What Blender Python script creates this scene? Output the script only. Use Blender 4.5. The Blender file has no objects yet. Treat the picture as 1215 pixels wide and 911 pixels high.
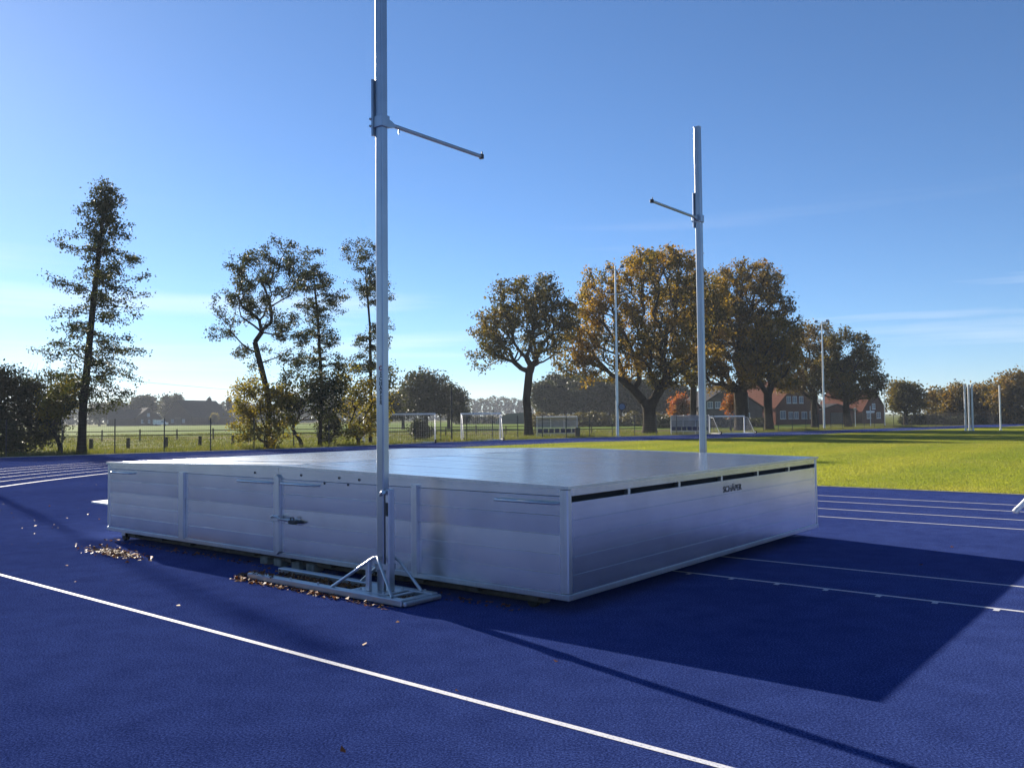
import bpy, math, random
import numpy as np
from mathutils import Matrix, Vector

# ------------------------------------------------------------------ camera
scene = bpy.context.scene
col = scene.collection
CAM_H, FPX = 1.744, 1021.7          # eye height (m); focal length in 1215-px-wide picture
PITCH, ROLL = 0.0386, -0.0099
cam_data = bpy.data.cameras.new("camera")
cam = bpy.data.objects.new("camera", cam_data)
col.objects.link(cam)
cam_data.sensor_width = 36.0
cam_data.lens = 36.0 * FPX / 1215.0
cam_data.clip_start, cam_data.clip_end = 0.1, 6000
fw = Vector((0, math.cos(PITCH), math.sin(PITCH)))
up = Vector((0, -math.sin(PITCH), math.cos(PITCH)))
rt = Vector((1, 0, 0))
rt2 = math.cos(ROLL) * rt + math.sin(ROLL) * up
up2 = -math.sin(ROLL) * rt + math.cos(ROLL) * up
m = Matrix((rt2, up2, -fw)).transposed().to_4x4()
m.translation = Vector((0, 0, CAM_H))
cam.matrix_world = m
scene.camera = cam

# ------------------------------------------------------------------ light
SUN_EL = math.radians(21.8)
SUN_AZ = math.radians(-37.6)         # from +Y, negative = towards -X (left of the view)
sun_dir = Vector((math.sin(SUN_AZ) * math.cos(SUN_EL), math.cos(SUN_AZ) * math.cos(SUN_EL), math.sin(SUN_EL)))
world = bpy.data.worlds.new("World")
scene.world = world
world.use_nodes = True
wn, wl = world.node_tree.nodes, world.node_tree.links
wn.clear()
w_out = wn.new("ShaderNodeOutputWorld")
w_bg = wn.new("ShaderNodeBackground")
w_sky = wn.new("ShaderNodeTexSky")
w_sky.sky_type = 'NISHITA'
w_sky.sun_disc = False
w_sky.sun_elevation = SUN_EL
w_sky.sun_rotation = SUN_AZ
w_sky.altitude = 50
w_sky.air_density = 0.8
w_sky.dust_density = 0.09
w_sky.ozone_density = 6.3
w_bg.inputs["Strength"].default_value = 0.055
# thin cirrus: horizontally stretched noise on the sky direction, low over the horizon
w_tc = wn.new("ShaderNodeTexCoord")
w_map = wn.new("ShaderNodeMapping")
w_map.inputs["Scale"].default_value = (1.2, 1.2, 24.0)
w_map.inputs["Location"].default_value = (5.3, 2.6, 2.79)
w_noise = wn.new("ShaderNodeTexNoise")
w_noise.inputs["Scale"].default_value = 1.3
w_noise.inputs["Detail"].default_value = 6
w_noise.inputs["Roughness"].default_value = 0.5
w_ramp = wn.new("ShaderNodeValToRGB")
w_ramp.color_ramp.elements[0].position = 0.54
w_ramp.color_ramp.elements[1].position = 0.84
w_ramp.color_ramp.elements[0].color = (0, 0, 0, 1)
w_ramp.color_ramp.elements[1].color = (0.62, 0.62, 0.62, 1)
w_sep = wn.new("ShaderNodeSeparateXYZ")
w_band = wn.new("ShaderNodeMapRange")
w_band.inputs["From Min"].default_value = 0.24
w_band.inputs["From Max"].default_value = 0.10
w_mul = wn.new("ShaderNodeMath"); w_mul.operation = 'MULTIPLY'
w_mix = wn.new("ShaderNodeMixRGB")
w_mix.inputs["Color2"].default_value = (8.5, 8.6, 8.8, 1)
wl.new(w_tc.outputs["Generated"], w_map.inputs["Vector"])
wl.new(w_map.outputs["Vector"], w_noise.inputs["Vector"])
wl.new(w_noise.outputs["Fac"], w_ramp.inputs["Fac"])
wl.new(w_tc.outputs["Generated"], w_sep.inputs["Vector"])
wl.new(w_sep.outputs["Z"], w_band.inputs["Value"])
wl.new(w_ramp.outputs["Color"], w_mul.inputs[0])
wl.new(w_band.outputs["Result"], w_mul.inputs[1])
wl.new(w_mul.outputs["Value"], w_mix.inputs["Fac"])
wl.new(w_sky.outputs["Color"], w_mix.inputs["Color1"])
wl.new(w_mix.outputs["Color"], w_bg.inputs["Color"])
wl.new(w_bg.outputs["Background"], w_out.inputs["Surface"])

sun_data = bpy.data.lights.new("sun", 'SUN')
sun_data.energy = 5.0
sun_data.angle = math.radians(0.53)
sun_data.color = (1.0, 0.90, 0.76)
sun = bpy.data.objects.new("sun", sun_data)
col.objects.link(sun)
sun.rotation_euler = sun_dir.to_track_quat('Z', 'Y').to_euler()
sun.location = sun_dir * 60

vs = scene.view_settings
vs.view_transform = 'Standard'
vs.look = 'None'
vs.exposure = 1.45
vs.gamma = 1.0
vs.use_curve_mapping = False
scene.render.engine = 'CYCLES'
scene.cycles.use_denoising = True
scene.cycles.max_bounces = 8
scene.cycles.transparent_max_bounces = 16
scene.cycles.volume_bounces = 0

# ------------------------------------------------------------------ helpers
R = math.radians

def hor(px):
    return 494.94 - 0.00985 * (px - 607.9)

def X_at(px, Y):                     # ground X of a bearing at depth Y
    return Y * (px - 607.5) / FPX

def Z_at(px, py, Y):                 # height of a sight line at depth Y
    return CAM_H + Y * (hor(px) - py) / FPX

def tag(o, label=None, cat=None, group=None, kind=None):
    if label: o["label"] = label
    if cat: o["category"] = cat
    if group: o["group"] = group
    if kind: o["kind"] = kind
    return o

def empty(name, loc=(0, 0, 0), rz=0.0, parent=None):
    o = bpy.data.objects.new(name, None)
    col.objects.link(o)
    o.empty_display_size = 0.2
    o.location = loc
    o.rotation_euler = (0, 0, rz)
    o.parent = parent
    return o

def add(name, mesh, parent=None, loc=(0, 0, 0), rz=0.0):
    o = bpy.data.objects.new(name, mesh)
    col.objects.link(o)
    o.parent = parent
    o.location = loc
    o.rotation_euler = (0, 0, rz)
    return o

def copy_tree(o, parent=None):
    c = o.copy()
    col.objects.link(c)
    c.parent = parent
    for ch in list(o.children):
        copy_tree(ch, c)
    return c

class MB:
    """collects shapes into one mesh"""
    def __init__(s):
        s.v, s.f, s.sm = [], [], []
    def _add(s, vs_, fs, smooth=False):
        n = len(s.v)
        s.v += [tuple(p) for p in vs_]
        s.f += [tuple(i + n for i in f) for f in fs]
        s.sm += [smooth] * len(fs)
        return s
    def box(s, a, b, ch=0.0, M=None):
        """box from corner a to corner b, chamfered edges if ch"""
        x0, y0, z0 = (min(a[i], b[i]) for i in range(3))
        x1, y1, z1 = (max(a[i], b[i]) for i in range(3))
        if ch <= 0:
            vs_ = [(x, y, z) for z in (z0, z1) for y in (y0, y1) for x in (x0, x1)]
            fs = [(0, 2, 3, 1), (4, 5, 7, 6), (0, 1, 5, 4), (2, 6, 7, 3), (0, 4, 6, 2), (1, 3, 7, 5)]
        else:
            c = min(ch, (x1 - x0) / 2.2, (y1 - y0) / 2.2, (z1 - z0) / 2.2)
            vs_, idx = [], {}
            for i in (0, 1):
                for j in (0, 1):
                    for k in (0, 1):
                        X, Y, Z = (x0, x1)[i], (y0, y1)[j], (z0, z1)[k]
                        dx, dy, dz = (c, -c)[i], (c, -c)[j], (c, -c)[k]
                        for ax, p in enumerate(((X, Y + dy, Z + dz), (X + dx, Y, Z + dz), (X + dx, Y + dy, Z))):
                            idx[(i, j, k, ax)] = len(vs_); vs_.append(p)
            fs = []
            g = lambda i, j, k, ax: idx[(i, j, k, ax)]
            for i in (0, 1):
                f = [g(i, 0, 0, 0), g(i, 1, 0, 0), g(i, 1, 1, 0), g(i, 0, 1, 0)]; fs.append(f if i else f[::-1])
                f = [g(0, i, 0, 1), g(0, i, 1, 1), g(1, i, 1, 1), g(1, i, 0, 1)]; fs.append(f if i else f[::-1])
                f = [g(0, 0, i, 2), g(1, 0, i, 2), g(1, 1, i, 2), g(0, 1, i, 2)]; fs.append(f if i else f[::-1])
            for i in (0, 1):
                for j in (0, 1):
                    f = [g(i, j, 0, 0), g(i, j, 1, 0), g(i, j, 1, 1), g(i, j, 0, 1)]; fs.append(f if i == j else f[::-1])
                    f = [g(i, 0, j, 0), g(i, 0, j, 2), g(i, 1, j, 2), g(i, 1, j, 0)]; fs.append(f if i == j else f[::-1])
                    f = [g(0, i, j, 1), g(1, i, j, 1), g(1, i, j, 2), g(0, i, j, 2)]; fs.append(f if i == j else f[::-1])
                    for k in (0, 1):
                        f = [g(i, j, k, 0), g(i, j, k, 1), g(i, j, k, 2)]; fs.append(f if (i + j + k) % 2 == 1 else f[::-1])
        if M is not None:
            vs_ = [tuple(M @ Vector(p)) for p in vs_]
        return s._add(vs_, fs)
    def tube(s, pts, r, n=8, r2=None, caps=True, smooth=True, rot=0.0):
        pts = [Vector(p) for p in pts]
        rs = [r] * len(pts) if not isinstance(r, (list, tuple)) else list(r)
        if r2 is not None:
            rs = [r + (r2 - r) * i / (len(pts) - 1) for i in range(len(pts))]
        vs_, fs = [], []
        prev = None
        for i, p in enumerate(pts):
            d = (pts[min(i + 1, len(pts) - 1)] - pts[max(i - 1, 0)]).normalized()
            ref = Vector((0, 0, 1)) if abs(d.z) < 0.95 else Vector((1, 0, 0))
            a = d.cross(ref).normalized() if prev is None else (prev - d * prev.dot(d)).normalized()
            prev = a
            b = d.cross(a)
            for k in range(n):
                t = 2 * math.pi * k / n + rot
                vs_.append(tuple(p + (a * math.cos(t) + b * math.sin(t)) * rs[i]))
        for i in range(len(pts) - 1):
            for k in range(n):
                a0, a1 = i * n + k, i * n + (k + 1) % n
                fs.append((a0, a1, a1 + n, a0 + n))
        s._add(vs_, fs, smooth)
        if caps:
            s._add(vs_[:n], [tuple(range(n))[::-1]])
            s._add(vs_[-n:], [tuple(range(n))])
        return s
    def prism(s, poly, axis, a, b):
        """extrude a 2D polygon along axis 0/1/2 from a to b"""
        def P(q, t):
            l = list(q); l.insert(axis, t); return tuple(l)
        n = len(poly)
        vs_ = [P(q, a) for q in poly] + [P(q, b) for q in poly]
        fs = [tuple(range(n))[::-1], tuple(range(n, 2 * n))]
        fs += [(i, (i + 1) % n, (i + 1) % n + n, i + n) for i in range(n)]
        return s._add(vs_, fs)
    def quad(s, *p):
        return s._add(p, [tuple(range(len(p)))])
    def mesh(s, name, mat):
        me = bpy.data.meshes.new(name)
        me.from_pydata(s.v, [], s.f)
        for i, p in enumerate(me.polygons):
            p.use_smooth = s.sm[i]
        me.materials.append(mat)
        me.update()
        return me
    def fix(s, me):
        return me
    def build(s, name, mat, parent=None, loc=(0, 0, 0), rz=0.0):
        import bmesh
        me = s.mesh(name, mat)
        bm = bmesh.new(); bm.from_mesh(me)
        bmesh.ops.recalc_face_normals(bm, faces=bm.faces)
        bm.to_mesh(me); bm.free()
        return add(name, me, parent, loc, rz)

# ------------------------------------------------------------------ materials
def new_mat(name):
    mt = bpy.data.materials.new(name)
    mt.use_nodes = True
    nt = mt.node_tree
    b = nt.nodes["Principled BSDF"]
    return mt, nt, b

def N(nt, typ, **kw):
    n = nt.nodes.new(typ)
    for k, v_ in kw.items():
        if k in n.inputs.keys():
            n.inputs[k].default_value = v_
        else:
            setattr(n, k, v_)
    return n

def ramp(nt, src, stops):
    r_ = nt.nodes.new("ShaderNodeValToRGB")
    cr = r_.color_ramp
    while len(cr.elements) < len(stops):
        cr.elements.new(0.5)
    for e, (p, c) in zip(cr.elements, stops):
        e.position = p
        e.color = (*c, 1) if len(c) == 3 else c
    nt.links.new(src, r_.inputs["Fac"])
    return r_.outputs["Color"]

def coords(nt, scale=(1, 1, 1), kind="Object"):
    tc = nt.nodes.new("ShaderNodeTexCoord")
    mp = nt.nodes.new("ShaderNodeMapping")
    mp.inputs["Scale"].default_value = scale
    nt.links.new(tc.outputs[kind], mp.inputs["Vector"])
    return mp.outputs["Vector"]

def noise(nt, vec, scale, detail=4, rough=0.55):
    n = N(nt, "ShaderNodeTexNoise", Scale=scale, Detail=detail, Roughness=rough)
    nt.links.new(vec, n.inputs["Vector"])
    return n.outputs["Fac"]

def mixc(nt, fac, a, b, mode='MIX'):
    mx = nt.nodes.new("ShaderNodeMixRGB")
    mx.blend_type = mode
    for s_, v_ in (("Fac", fac), ("Color1", a), ("Color2", b)):
        if hasattr(v_, "links"):
            nt.links.new(v_, mx.inputs[s_])
        elif isinstance(v_, (int, float)):
            mx.inputs[s_].default_value = v_
        else:
            mx.inputs[s_].default_value = (*v_, 1)
    return mx.outputs["Color"]

def bump(nt, b, h, strength=0.3, dist=0.01):
    bp = N(nt, "ShaderNodeBump", Strength=strength, Distance=dist)
    nt.links.new(h, bp.inputs["Height"])
    nt.links.new(bp.outputs["Normal"], b.inputs["Normal"])

def plain(name, c, rough=0.6, metal=0.0, var=0.25, sc=6.0):
    """a paint/plastic/metal with slight mottling so that nothing is perfectly uniform"""
    mt, nt, b = new_mat(name)
    v_ = coords(nt)
    n_ = noise(nt, v_, sc, 5)
    lo = tuple(x * (1 - var) for x in c)
    hi = tuple(min(1, x * (1 + var * 0.6)) for x in c)
    nt.links.new(ramp(nt, n_, [(0.3, lo), (0.7, hi)]), b.inputs["Base Color"])
    b.inputs["Roughness"].default_value = rough
    b.inputs["Metallic"].default_value = metal
    return mt

def metal_mat(name, c, rough, streak_axis=0, bstr=0.02, ripple=False):
    """aluminium with fine streaks along one object axis"""
    mt, nt, b = new_mat(name)
    sc = [26, 26, 26]
    sc[streak_axis] = 0.05
    v_ = coords(nt, tuple(sc))
    n1 = noise(nt, v_, 1.6, 5, 0.6)
    v2 = coords(nt)
    n2 = noise(nt, v2, 1.3, 5)
    c_lo = tuple(x * 0.86 for x in c)
    colr = ramp(nt, n1, [(0.3, c_lo), (0.7, c)])
    geo = nt.nodes.new("ShaderNodeNewGeometry")
    smear = noise(nt, geo.outputs["Position"], 2.3, 6, 0.62)      # handling smears and rain marks
    colr = mixc(nt, 1.0, colr, ramp(nt, smear, [(0.35, (0.88, 0.88, 0.875)), (0.6, (1.0, 1.0, 1.0))]), 'MULTIPLY')
    nt.links.new(colr, b.inputs["Base Color"])
    b.inputs["Metallic"].default_value = 1.0
    rr = N(nt, "ShaderNodeMapRange")
    rr.inputs["To Min"].default_value = rough * 0.85
    rr.inputs["To Max"].default_value = rough * 1.15
    nt.links.new(n1, rr.inputs["Value"])
    nt.links.new(rr.outputs["Result"], b.inputs["Roughness"])
    bump(nt, b, n1 if ripple else n2, bstr, 0.02)
    return mt

def leaf_mat(name, stops, trans=0.45, noise_sc=0.45, rough=0.6, stripes=False):
    """foliage: colour varies by clump and by leaf; part of the light passes through the leaf"""
    mt, nt, b = new_mat(name)
    v_ = coords(nt)
    n1 = noise(nt, v_, noise_sc, 3)
    at = nt.nodes.new("ShaderNodeAttribute"); at.attribute_name = "rnd"
    mx = N(nt, "ShaderNodeMath", operation='MULTIPLY_ADD')
    nt.links.new(at.outputs["Fac"], mx.inputs[0]); mx.inputs[1].default_value = 0.34
    ml = N(nt, "ShaderNodeMath", operation='MULTIPLY_ADD'); nt.links.new(n1, ml.inputs[0]); ml.inputs[1].default_value = 1.5; ml.inputs[2].default_value = -0.42
    nt.links.new(ml.outputs[0], mx.inputs[2])
    c_ = ramp(nt, mx.outputs[0], stops)
    if stripes:
        c_ = mixc(nt, 1.0, c_, mow_stripes(nt, v_), 'MULTIPLY')
    nt.links.new(c_, b.inputs["Base Color"])
    b.inputs["Roughness"].default_value = rough
    b.inputs["Specular IOR Level"].default_value = 0.3
    tr = nt.nodes.new("ShaderNodeBsdfTranslucent")
    nt.links.new(mixc(nt, 1.0, c_, (1.25, 1.15, 0.55), 'MULTIPLY'), tr.inputs["Color"])
    ms = nt.nodes.new("ShaderNodeMixShader"); ms.inputs["Fac"].default_value = trans
    nt.links.new(b.outputs[0], ms.inputs[1]); nt.links.new(tr.outputs[0], ms.inputs[2])
    nt.links.new(ms.outputs[0], nt.nodes["Material Output"].inputs["Surface"])
    return mt

def ground_mat(name, stops, sc=0.5, fine=35.0, bstr=0.5, dist=0.03, aniso=(1, 1, 1), rough=0.9, fine_amt=0.5):
    mt, nt, b = new_mat(name)
    v_ = coords(nt, aniso)
    v2 = coords(nt)
    n1 = noise(nt, v_, sc, 7, 0.6)
    n2 = noise(nt, v2, fine, 5, 0.7)
    c_ = ramp(nt, n1, stops)
    c_ = mixc(nt, fine_amt, c_, ramp(nt, n2, [(0.25, (0.45, 0.45, 0.45)), (0.75, (1.5, 1.5, 1.5))]), 'MULTIPLY')
    nt.links.new(c_, b.inputs["Base Color"])
    b.inputs["Roughness"].default_value = rough
    b.inputs["Specular IOR Level"].default_value = 0.02
    bump(nt, b, n2, bstr, dist)
    return mt, nt, b, c_

# track surface: blue rubber granules
def track_mat():
    mt, nt, b = new_mat("blue_track_rubber")
    v_ = coords(nt)
    big = noise(nt, v_, 0.35, 5, 0.55)
    mid = noise(nt, v_, 3.5, 5, 0.6)
    fine = noise(nt, v_, 75, 4, 0.8)
    base = ramp(nt, big, [(0.25, (0.0275, 0.047, 0.175)), (0.75, (0.041, 0.067, 0.226))])
    base = mixc(nt, 0.55, base, ramp(nt, mid, [(0.3, (0.70, 0.70, 0.74)), (0.7, (1.30, 1.28, 1.20))]), 'MULTIPLY')
    base = mixc(nt, 0.9, base, ramp(nt, fine, [(0.36, (0.22, 0.22, 0.28)), (0.5, (0.9, 0.9, 0.93)), (0.64, (2.7, 2.5, 2.0))]), 'MULTIPLY')
    vo = N(nt, "ShaderNodeTexVoronoi", Scale=60.0)
    nt.links.new(v_, vo.inputs["Vector"])
    fleck = ramp(nt, vo.outputs["Distance"], [(0.03, (1, 1, 1)), (0.09, (0, 0, 0))])
    sel = ramp(nt, noise(nt, v_, 21, 2), [(0.60, (0, 0, 0)), (0.68, (0.6, 0.6, 0.6))])
    base = mixc(nt, mixc(nt, 1.0, fleck, sel, 'MULTIPLY'), base, (0.28, 0.30, 0.42))
    # pale dust and leaf-tannin stains
    st = ramp(nt, noise(nt, v_, 0.9, 8, 0.68), [(0.60, (0, 0, 0)), (0.78, (0.16,) * 3)])
    base = mixc(nt, st, base, (0.07, 0.08, 0.15))
    nt.nodes.remove(b)
    b = N(nt, "ShaderNodeBsdfDiffuse", Roughness=0.6)
    nt.links.new(base, b.inputs["Color"])
    nt.links.new(b.outputs[0], nt.nodes["Material Output"].inputs["Surface"])
    bump(nt, b, fine, 0.9, 0.004)
    return mt

def line_mat():
    mt, nt, b = new_mat("white_line_paint")
    v_ = coords(nt)
    n1 = noise(nt, v_, 70, 4, 0.8)
    n2 = noise(nt, v_, 2.5, 6, 0.65)
    c_ = ramp(nt, n1, [(0.34, (0.16, 0.18, 0.30)), (0.46, (0.50, 0.51, 0.56)), (0.7, (0.62, 0.63, 0.66))])
    c_ = mixc(nt, ramp(nt, n2, [(0.55, (0, 0, 0)), (0.8, (0.5,) * 3)]), c_, (0.30, 0.33, 0.48))
    nt.links.new(c_, b.inputs["Base Color"])
    b.inputs["Roughness"].default_value = 0.7
    bump(nt, b, n1, 0.6, 0.004)
    return mt

def mow_stripes(nt, v_):
    """alternating mowing direction: bands running the length of the pitch"""
    dt = N(nt, "ShaderNodeVectorMath", operation='DOT_PRODUCT')
    nt.links.new(v_, dt.inputs[0]); dt.inputs[1].default_value = (0.777, -0.629, 0)
    ms = N(nt, "ShaderNodeMath", operation='MULTIPLY'); nt.links.new(dt.outputs["Value"], ms.inputs[0]); ms.inputs[1].default_value = 1.25
    wv = N(nt, "ShaderNodeMath", operation='SINE'); nt.links.new(ms.outputs[0], wv.inputs[0])
    mr = N(nt, "ShaderNodeMapRange"); mr.inputs["From Min"].default_value = -0.6; mr.inputs["From Max"].default_value = 0.6
    nt.links.new(wv.outputs[0], mr.inputs["Value"])
    return ramp(nt, mr.outputs[0], [(0.0, (0.88, 0.93, 0.88)), (1.0, (1.08, 1.05, 1.0))])

def infield_mat():
    mt, nt, b, c_ = ground_mat("mown_grass", [(0.25, (0.145, 0.165, 0.012)), (0.5, (0.175, 0.190, 0.015)), (0.8, (0.215, 0.208, 0.024))], 0.22, 22, 0.8, 0.05)
    v_ = coords(nt)
    stripe = mow_stripes(nt, v_)
    worn = ramp(nt, noise(nt, v_, 0.10, 6, 0.6), [(0.5, (0, 0, 0)), (0.75, (0.45,) * 3)])
    c2 = mixc(nt, 1.0, c_, stripe, 'MULTIPLY')
    c2 = mixc(nt, worn, c2, (0.24, 0.215, 0.05))
    nt.links.new(c2, b.inputs["Base Color"])
    return mt

M = {}
M['track'] = track_mat()
M['line'] = line_mat()
M['infield'] = infield_mat()
M['meadow'] = ground_mat("meadow_grass", [(0.25, (0.065, 0.092, 0.013)), (0.5, (0.105, 0.120, 0.018)), (0.75, (0.155, 0.138, 0.034))], 0.09, 6, 1.0, 0.12, (1, 2.2, 1))[0]
M['field'] = ground_mat("far_field_crop", [(0.3, (0.078, 0.138, 0.014)), (0.7, (0.118, 0.155, 0.022))], 0.05, 2, 0.6, 0.1, (1, 3, 1))[0]
M['verge'] = ground_mat("leafy_verge_soil", [(0.3, (0.045, 0.055, 0.016)), (0.55, (0.085, 0.078, 0.030)), (0.8, (0.13, 0.10, 0.05))], 0.8, 14, 1.0, 0.06)[0]
M['ploughed'] = ground_mat("stubble_soil", [(0.3, (0.085, 0.070, 0.036)), (0.7, (0.130, 0.105, 0.050))], 0.2, 5, 0.8, 0.1)[0]
M['kerb'] = plain("pale_concrete_kerb", (0.34, 0.33, 0.30), 0.9, 0, 0.35, 4)
M['alu'] = metal_mat("brushed_aluminium_boards", (0.80, 0.81, 0.82), 0.26, 0)
M['alu_t'] = metal_mat("brushed_aluminium_front_boards", (0.84, 0.845, 0.85), 0.25, 1)
M['alu_roof'] = metal_mat("weathered_aluminium_roof", (0.86, 0.855, 0.84), 0.22, 0, 0.035, True)
M['alu_prof'] = metal_mat("aluminium_profile", (0.70, 0.71, 0.72), 0.32, 2)
M['pole'] = metal_mat("anodised_aluminium_pole", (0.44, 0.46, 0.50), 0.34, 2)
M['galv'] = metal_mat("galvanised_steel", (0.62, 0.64, 0.66), 0.36, 0, 0.03)
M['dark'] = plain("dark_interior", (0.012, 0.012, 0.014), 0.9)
M['black'] = plain("black_plastic", (0.018, 0.018, 0.02), 0.55)
M['rubber'] = plain("black_rubber", (0.02, 0.02, 0.02), 0.8)
M['wood_dark'] = plain("weathered_pallet_wood", (0.11, 0.085, 0.06), 0.9, 0, 0.5, 9)
M['block'] = plain("grey_concrete_block", (0.25, 0.24, 0.21), 0.95, 0, 0.4, 12)
M['ink'] = plain("black_sticker_ink", (0.012, 0.012, 0.02), 0.5)
M['red'] = plain("red_sticker", (0.5, 0.02, 0.02), 0.5)
M['white'] = plain("white_powder_coat", (0.78, 0.78, 0.77), 0.45, 0, 0.12)
M['white_metal'] = plain("white_lacquered_steel", (0.62, 0.63, 0.64), 0.4, 0.3, 0.15)
M['fence'] = plain("anthracite_fence_steel", (0.020, 0.022, 0.022), 0.5, 0.2)
M['timber'] = plain("grey_weathered_timber", (0.12, 0.10, 0.075), 0.9, 0, 0.4, 8)
M['bark'] = ground_mat("tree_bark", [(0.3, (0.022, 0.018, 0.014)), (0.7, (0.050, 0.042, 0.032))], 3.0, 18, 1.0, 0.05, (1, 1, 0.3))[0]
M['net'] = plain("white_goal_net", (0.45, 0.46, 0.46), 0.8)
M['blue_seat'] = plain("blue_plastic_seat", (0.012, 0.02, 0.075), 0.5)
M['leaf_litter'] = leaf_mat("fallen_leaf", [(0.1, (0.06, 0.022, 0.009)), (0.5, (0.15, 0.058, 0.018)), (0.85, (0.22, 0.105, 0.036)), (1.0, (0.42, 0.30, 0.18))], 0.2, 3.0)
M['alder'] = leaf_mat("alder_leaves", [(0.1, (0.018, 0.027, 0.009)), (0.5, (0.036, 0.048, 0.012)), (0.9, (0.085, 0.085, 0.020))], 0.35, 0.6)
M['yellowing'] = leaf_mat("yellowing_leaves", [(0.1, (0.070, 0.085, 0.012)), (0.5, (0.155, 0.140, 0.018)), (0.9, (0.250, 0.175, 0.022))], 0.58, 0.8)
M['oak'] = leaf_mat("autumn_oak_leaves", [(0.15, (0.022, 0.026, 0.008)), (0.36, (0.085, 0.078, 0.012)), (0.56, (0.215, 0.145, 0.016)), (0.92, (0.330, 0.180, 0.016))], 0.58, 0.30)
M['oak_green'] = leaf_mat("green_brown_oak_leaves", [(0.15, (0.018, 0.022, 0.008)), (0.42, (0.062, 0.060, 0.012)), (0.72, (0.130, 0.100, 0.016)), (0.95, (0.190, 0.110, 0.016))], 0.48, 0.3)
M['oak_brown'] = leaf_mat("brown_oak_leaves", [(0.15, (0.020, 0.020, 0.008)), (0.38, (0.070, 0.058, 0.012)), (0.66, (0.155, 0.102, 0.016)), (0.95, (0.250, 0.130, 0.018))], 0.52, 0.3)
M['red_leaf'] = leaf_mat("orange_red_leaves", [(0.1, (0.12, 0.075, 0.015)), (0.5, (0.26, 0.10, 0.02)), (0.9, (0.34, 0.06, 0.02))], 0.5, 0.5)
M['dark_leaf'] = leaf_mat("dark_shrub_leaves", [(0.1, (0.014, 0.020, 0.009)), (0.6, (0.030, 0.038, 0.014)), (0.95, (0.065, 0.066, 0.024))], 0.3, 0.6)
M['far_leaf'] = leaf_mat("far_wood_leaves", [(0.1, (0.022, 0.030, 0.014)), (0.5, (0.040, 0.048, 0.020)), (0.9, (0.070, 0.064, 0.026))], 0.3, 0.12)
M['hedge'] = leaf_mat("olive_hedge_leaves", [(0.1, (0.045, 0.046, 0.018)), (0.5, (0.080, 0.072, 0.026)), (0.9, (0.125, 0.100, 0.035))], 0.4, 0.3)
M['spruce'] = leaf_mat("spruce_needles", [(0.1, (0.012, 0.020, 0.012)), (0.9, (0.030, 0.040, 0.020))], 0.1, 0.4)
M['grass_blade'] = leaf_mat("tall_grass_blades", [(0.1, (0.045, 0.072, 0.014)), (0.5, (0.090, 0.110, 0.022)), (0.9, (0.160, 0.150, 0.060))], 0.5, 0.6)
M['turf_blade'] = leaf_mat("mown_grass_blades", [(0.1, (0.155, 0.215, 0.040)), (0.5, (0.205, 0.250, 0.052)), (0.9, (0.260, 0.272, 0.075))], 0.62, 0.16, stripes=True)
M['brick'] = ground_mat("red_brick_wall", [(0.3, (0.105, 0.045, 0.034)), (0.7, (0.150, 0.068, 0.050))], 1.2, 9, 0.4, 0.02)[0]
M['brick_grey'] = ground_mat("grey_brick_wall", [(0.3, (0.095, 0.082, 0.074)), (0.7, (0.135, 0.118, 0.105))], 1.2, 9, 0.4, 0.02)[0]
M['brick_dark'] = ground_mat("dark_brick_wall", [(0.3, (0.050, 0.040, 0.036)), (0.7, (0.075, 0.060, 0.052))], 1.2, 9, 0.4, 0.02)[0]
M['roof_red'] = ground_mat("red_roof_tiles", [(0.3, (0.070, 0.030, 0.022)), (0.7, (0.105, 0.044, 0.030))], 1.5, 6, 0.6, 0.04)[0]
M['roof_dark'] = ground_mat("dark_roof_tiles", [(0.3, (0.026, 0.026, 0.030)), (0.7, (0.050, 0.048, 0.050))], 1.5, 6, 0.6, 0.04)[0]
M['window'] = plain("window_pane", (0.20, 0.24, 0.29), 0.08, 0, 0.2)
M['frame'] = plain("white_window_frame", (0.72, 0.72, 0.70), 0.5, 0, 0.1)
M['tarp'] = plain("green_tarpaulin", (0.030, 0.085, 0.060), 0.6, 0, 0.3)
M['lamp_glass'] = plain("lamp_glass", (0.30, 0.32, 0.34), 0.15)
M['sign_blue'] = plain("blue_sign_face", (0.09, 0.15, 0.23), 0.35)
M['asphalt'] = ground_mat("asphalt_path", [(0.3, (0.045, 0.045, 0.047)), (0.7, (0.070, 0.068, 0.066))], 0.6, 40, 0.5, 0.01)[0]

def glassy(name, tint, alpha):
    mt, nt, b = new_mat(name)
    n_ = noise(nt, coords(nt), 3.0, 4)
    b.inputs["Base Color"].default_value = (*tint, 1)
    b.inputs["Roughness"].default_value = 0.18
    r_ = N(nt, "ShaderNodeMapRange"); r_.inputs["To Min"].default_value = alpha * 0.7; r_.inputs["To Max"].default_value = alpha * 1.3
    nt.links.new(n_, r_.inputs["Value"]); nt.links.new(r_.outputs[0], b.inputs["Alpha"])
    return mt
M['poly'] = glassy("clear_polycarbonate", (0.62, 0.64, 0.65), 0.42)
M['poly_roof'] = glassy("milky_polycarbonate_roof", (0.75, 0.77, 0.78), 0.85)

# ------------------------------------------------------------------ frame of the vault area
TH = 0.8901                                       # direction of u (across the runway)
AX, AY = 0.4726, 7.5694                           # near corner of the mat cover
RZ = TH - math.pi / 2                             # local x runs along the runway, local y along u
def L2W(s, t, z=0.0):
    ux, uy = math.cos(TH), math.sin(TH)
    return (AX + s * uy + t * ux, AY - s * ux + t * uy, z)

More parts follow.
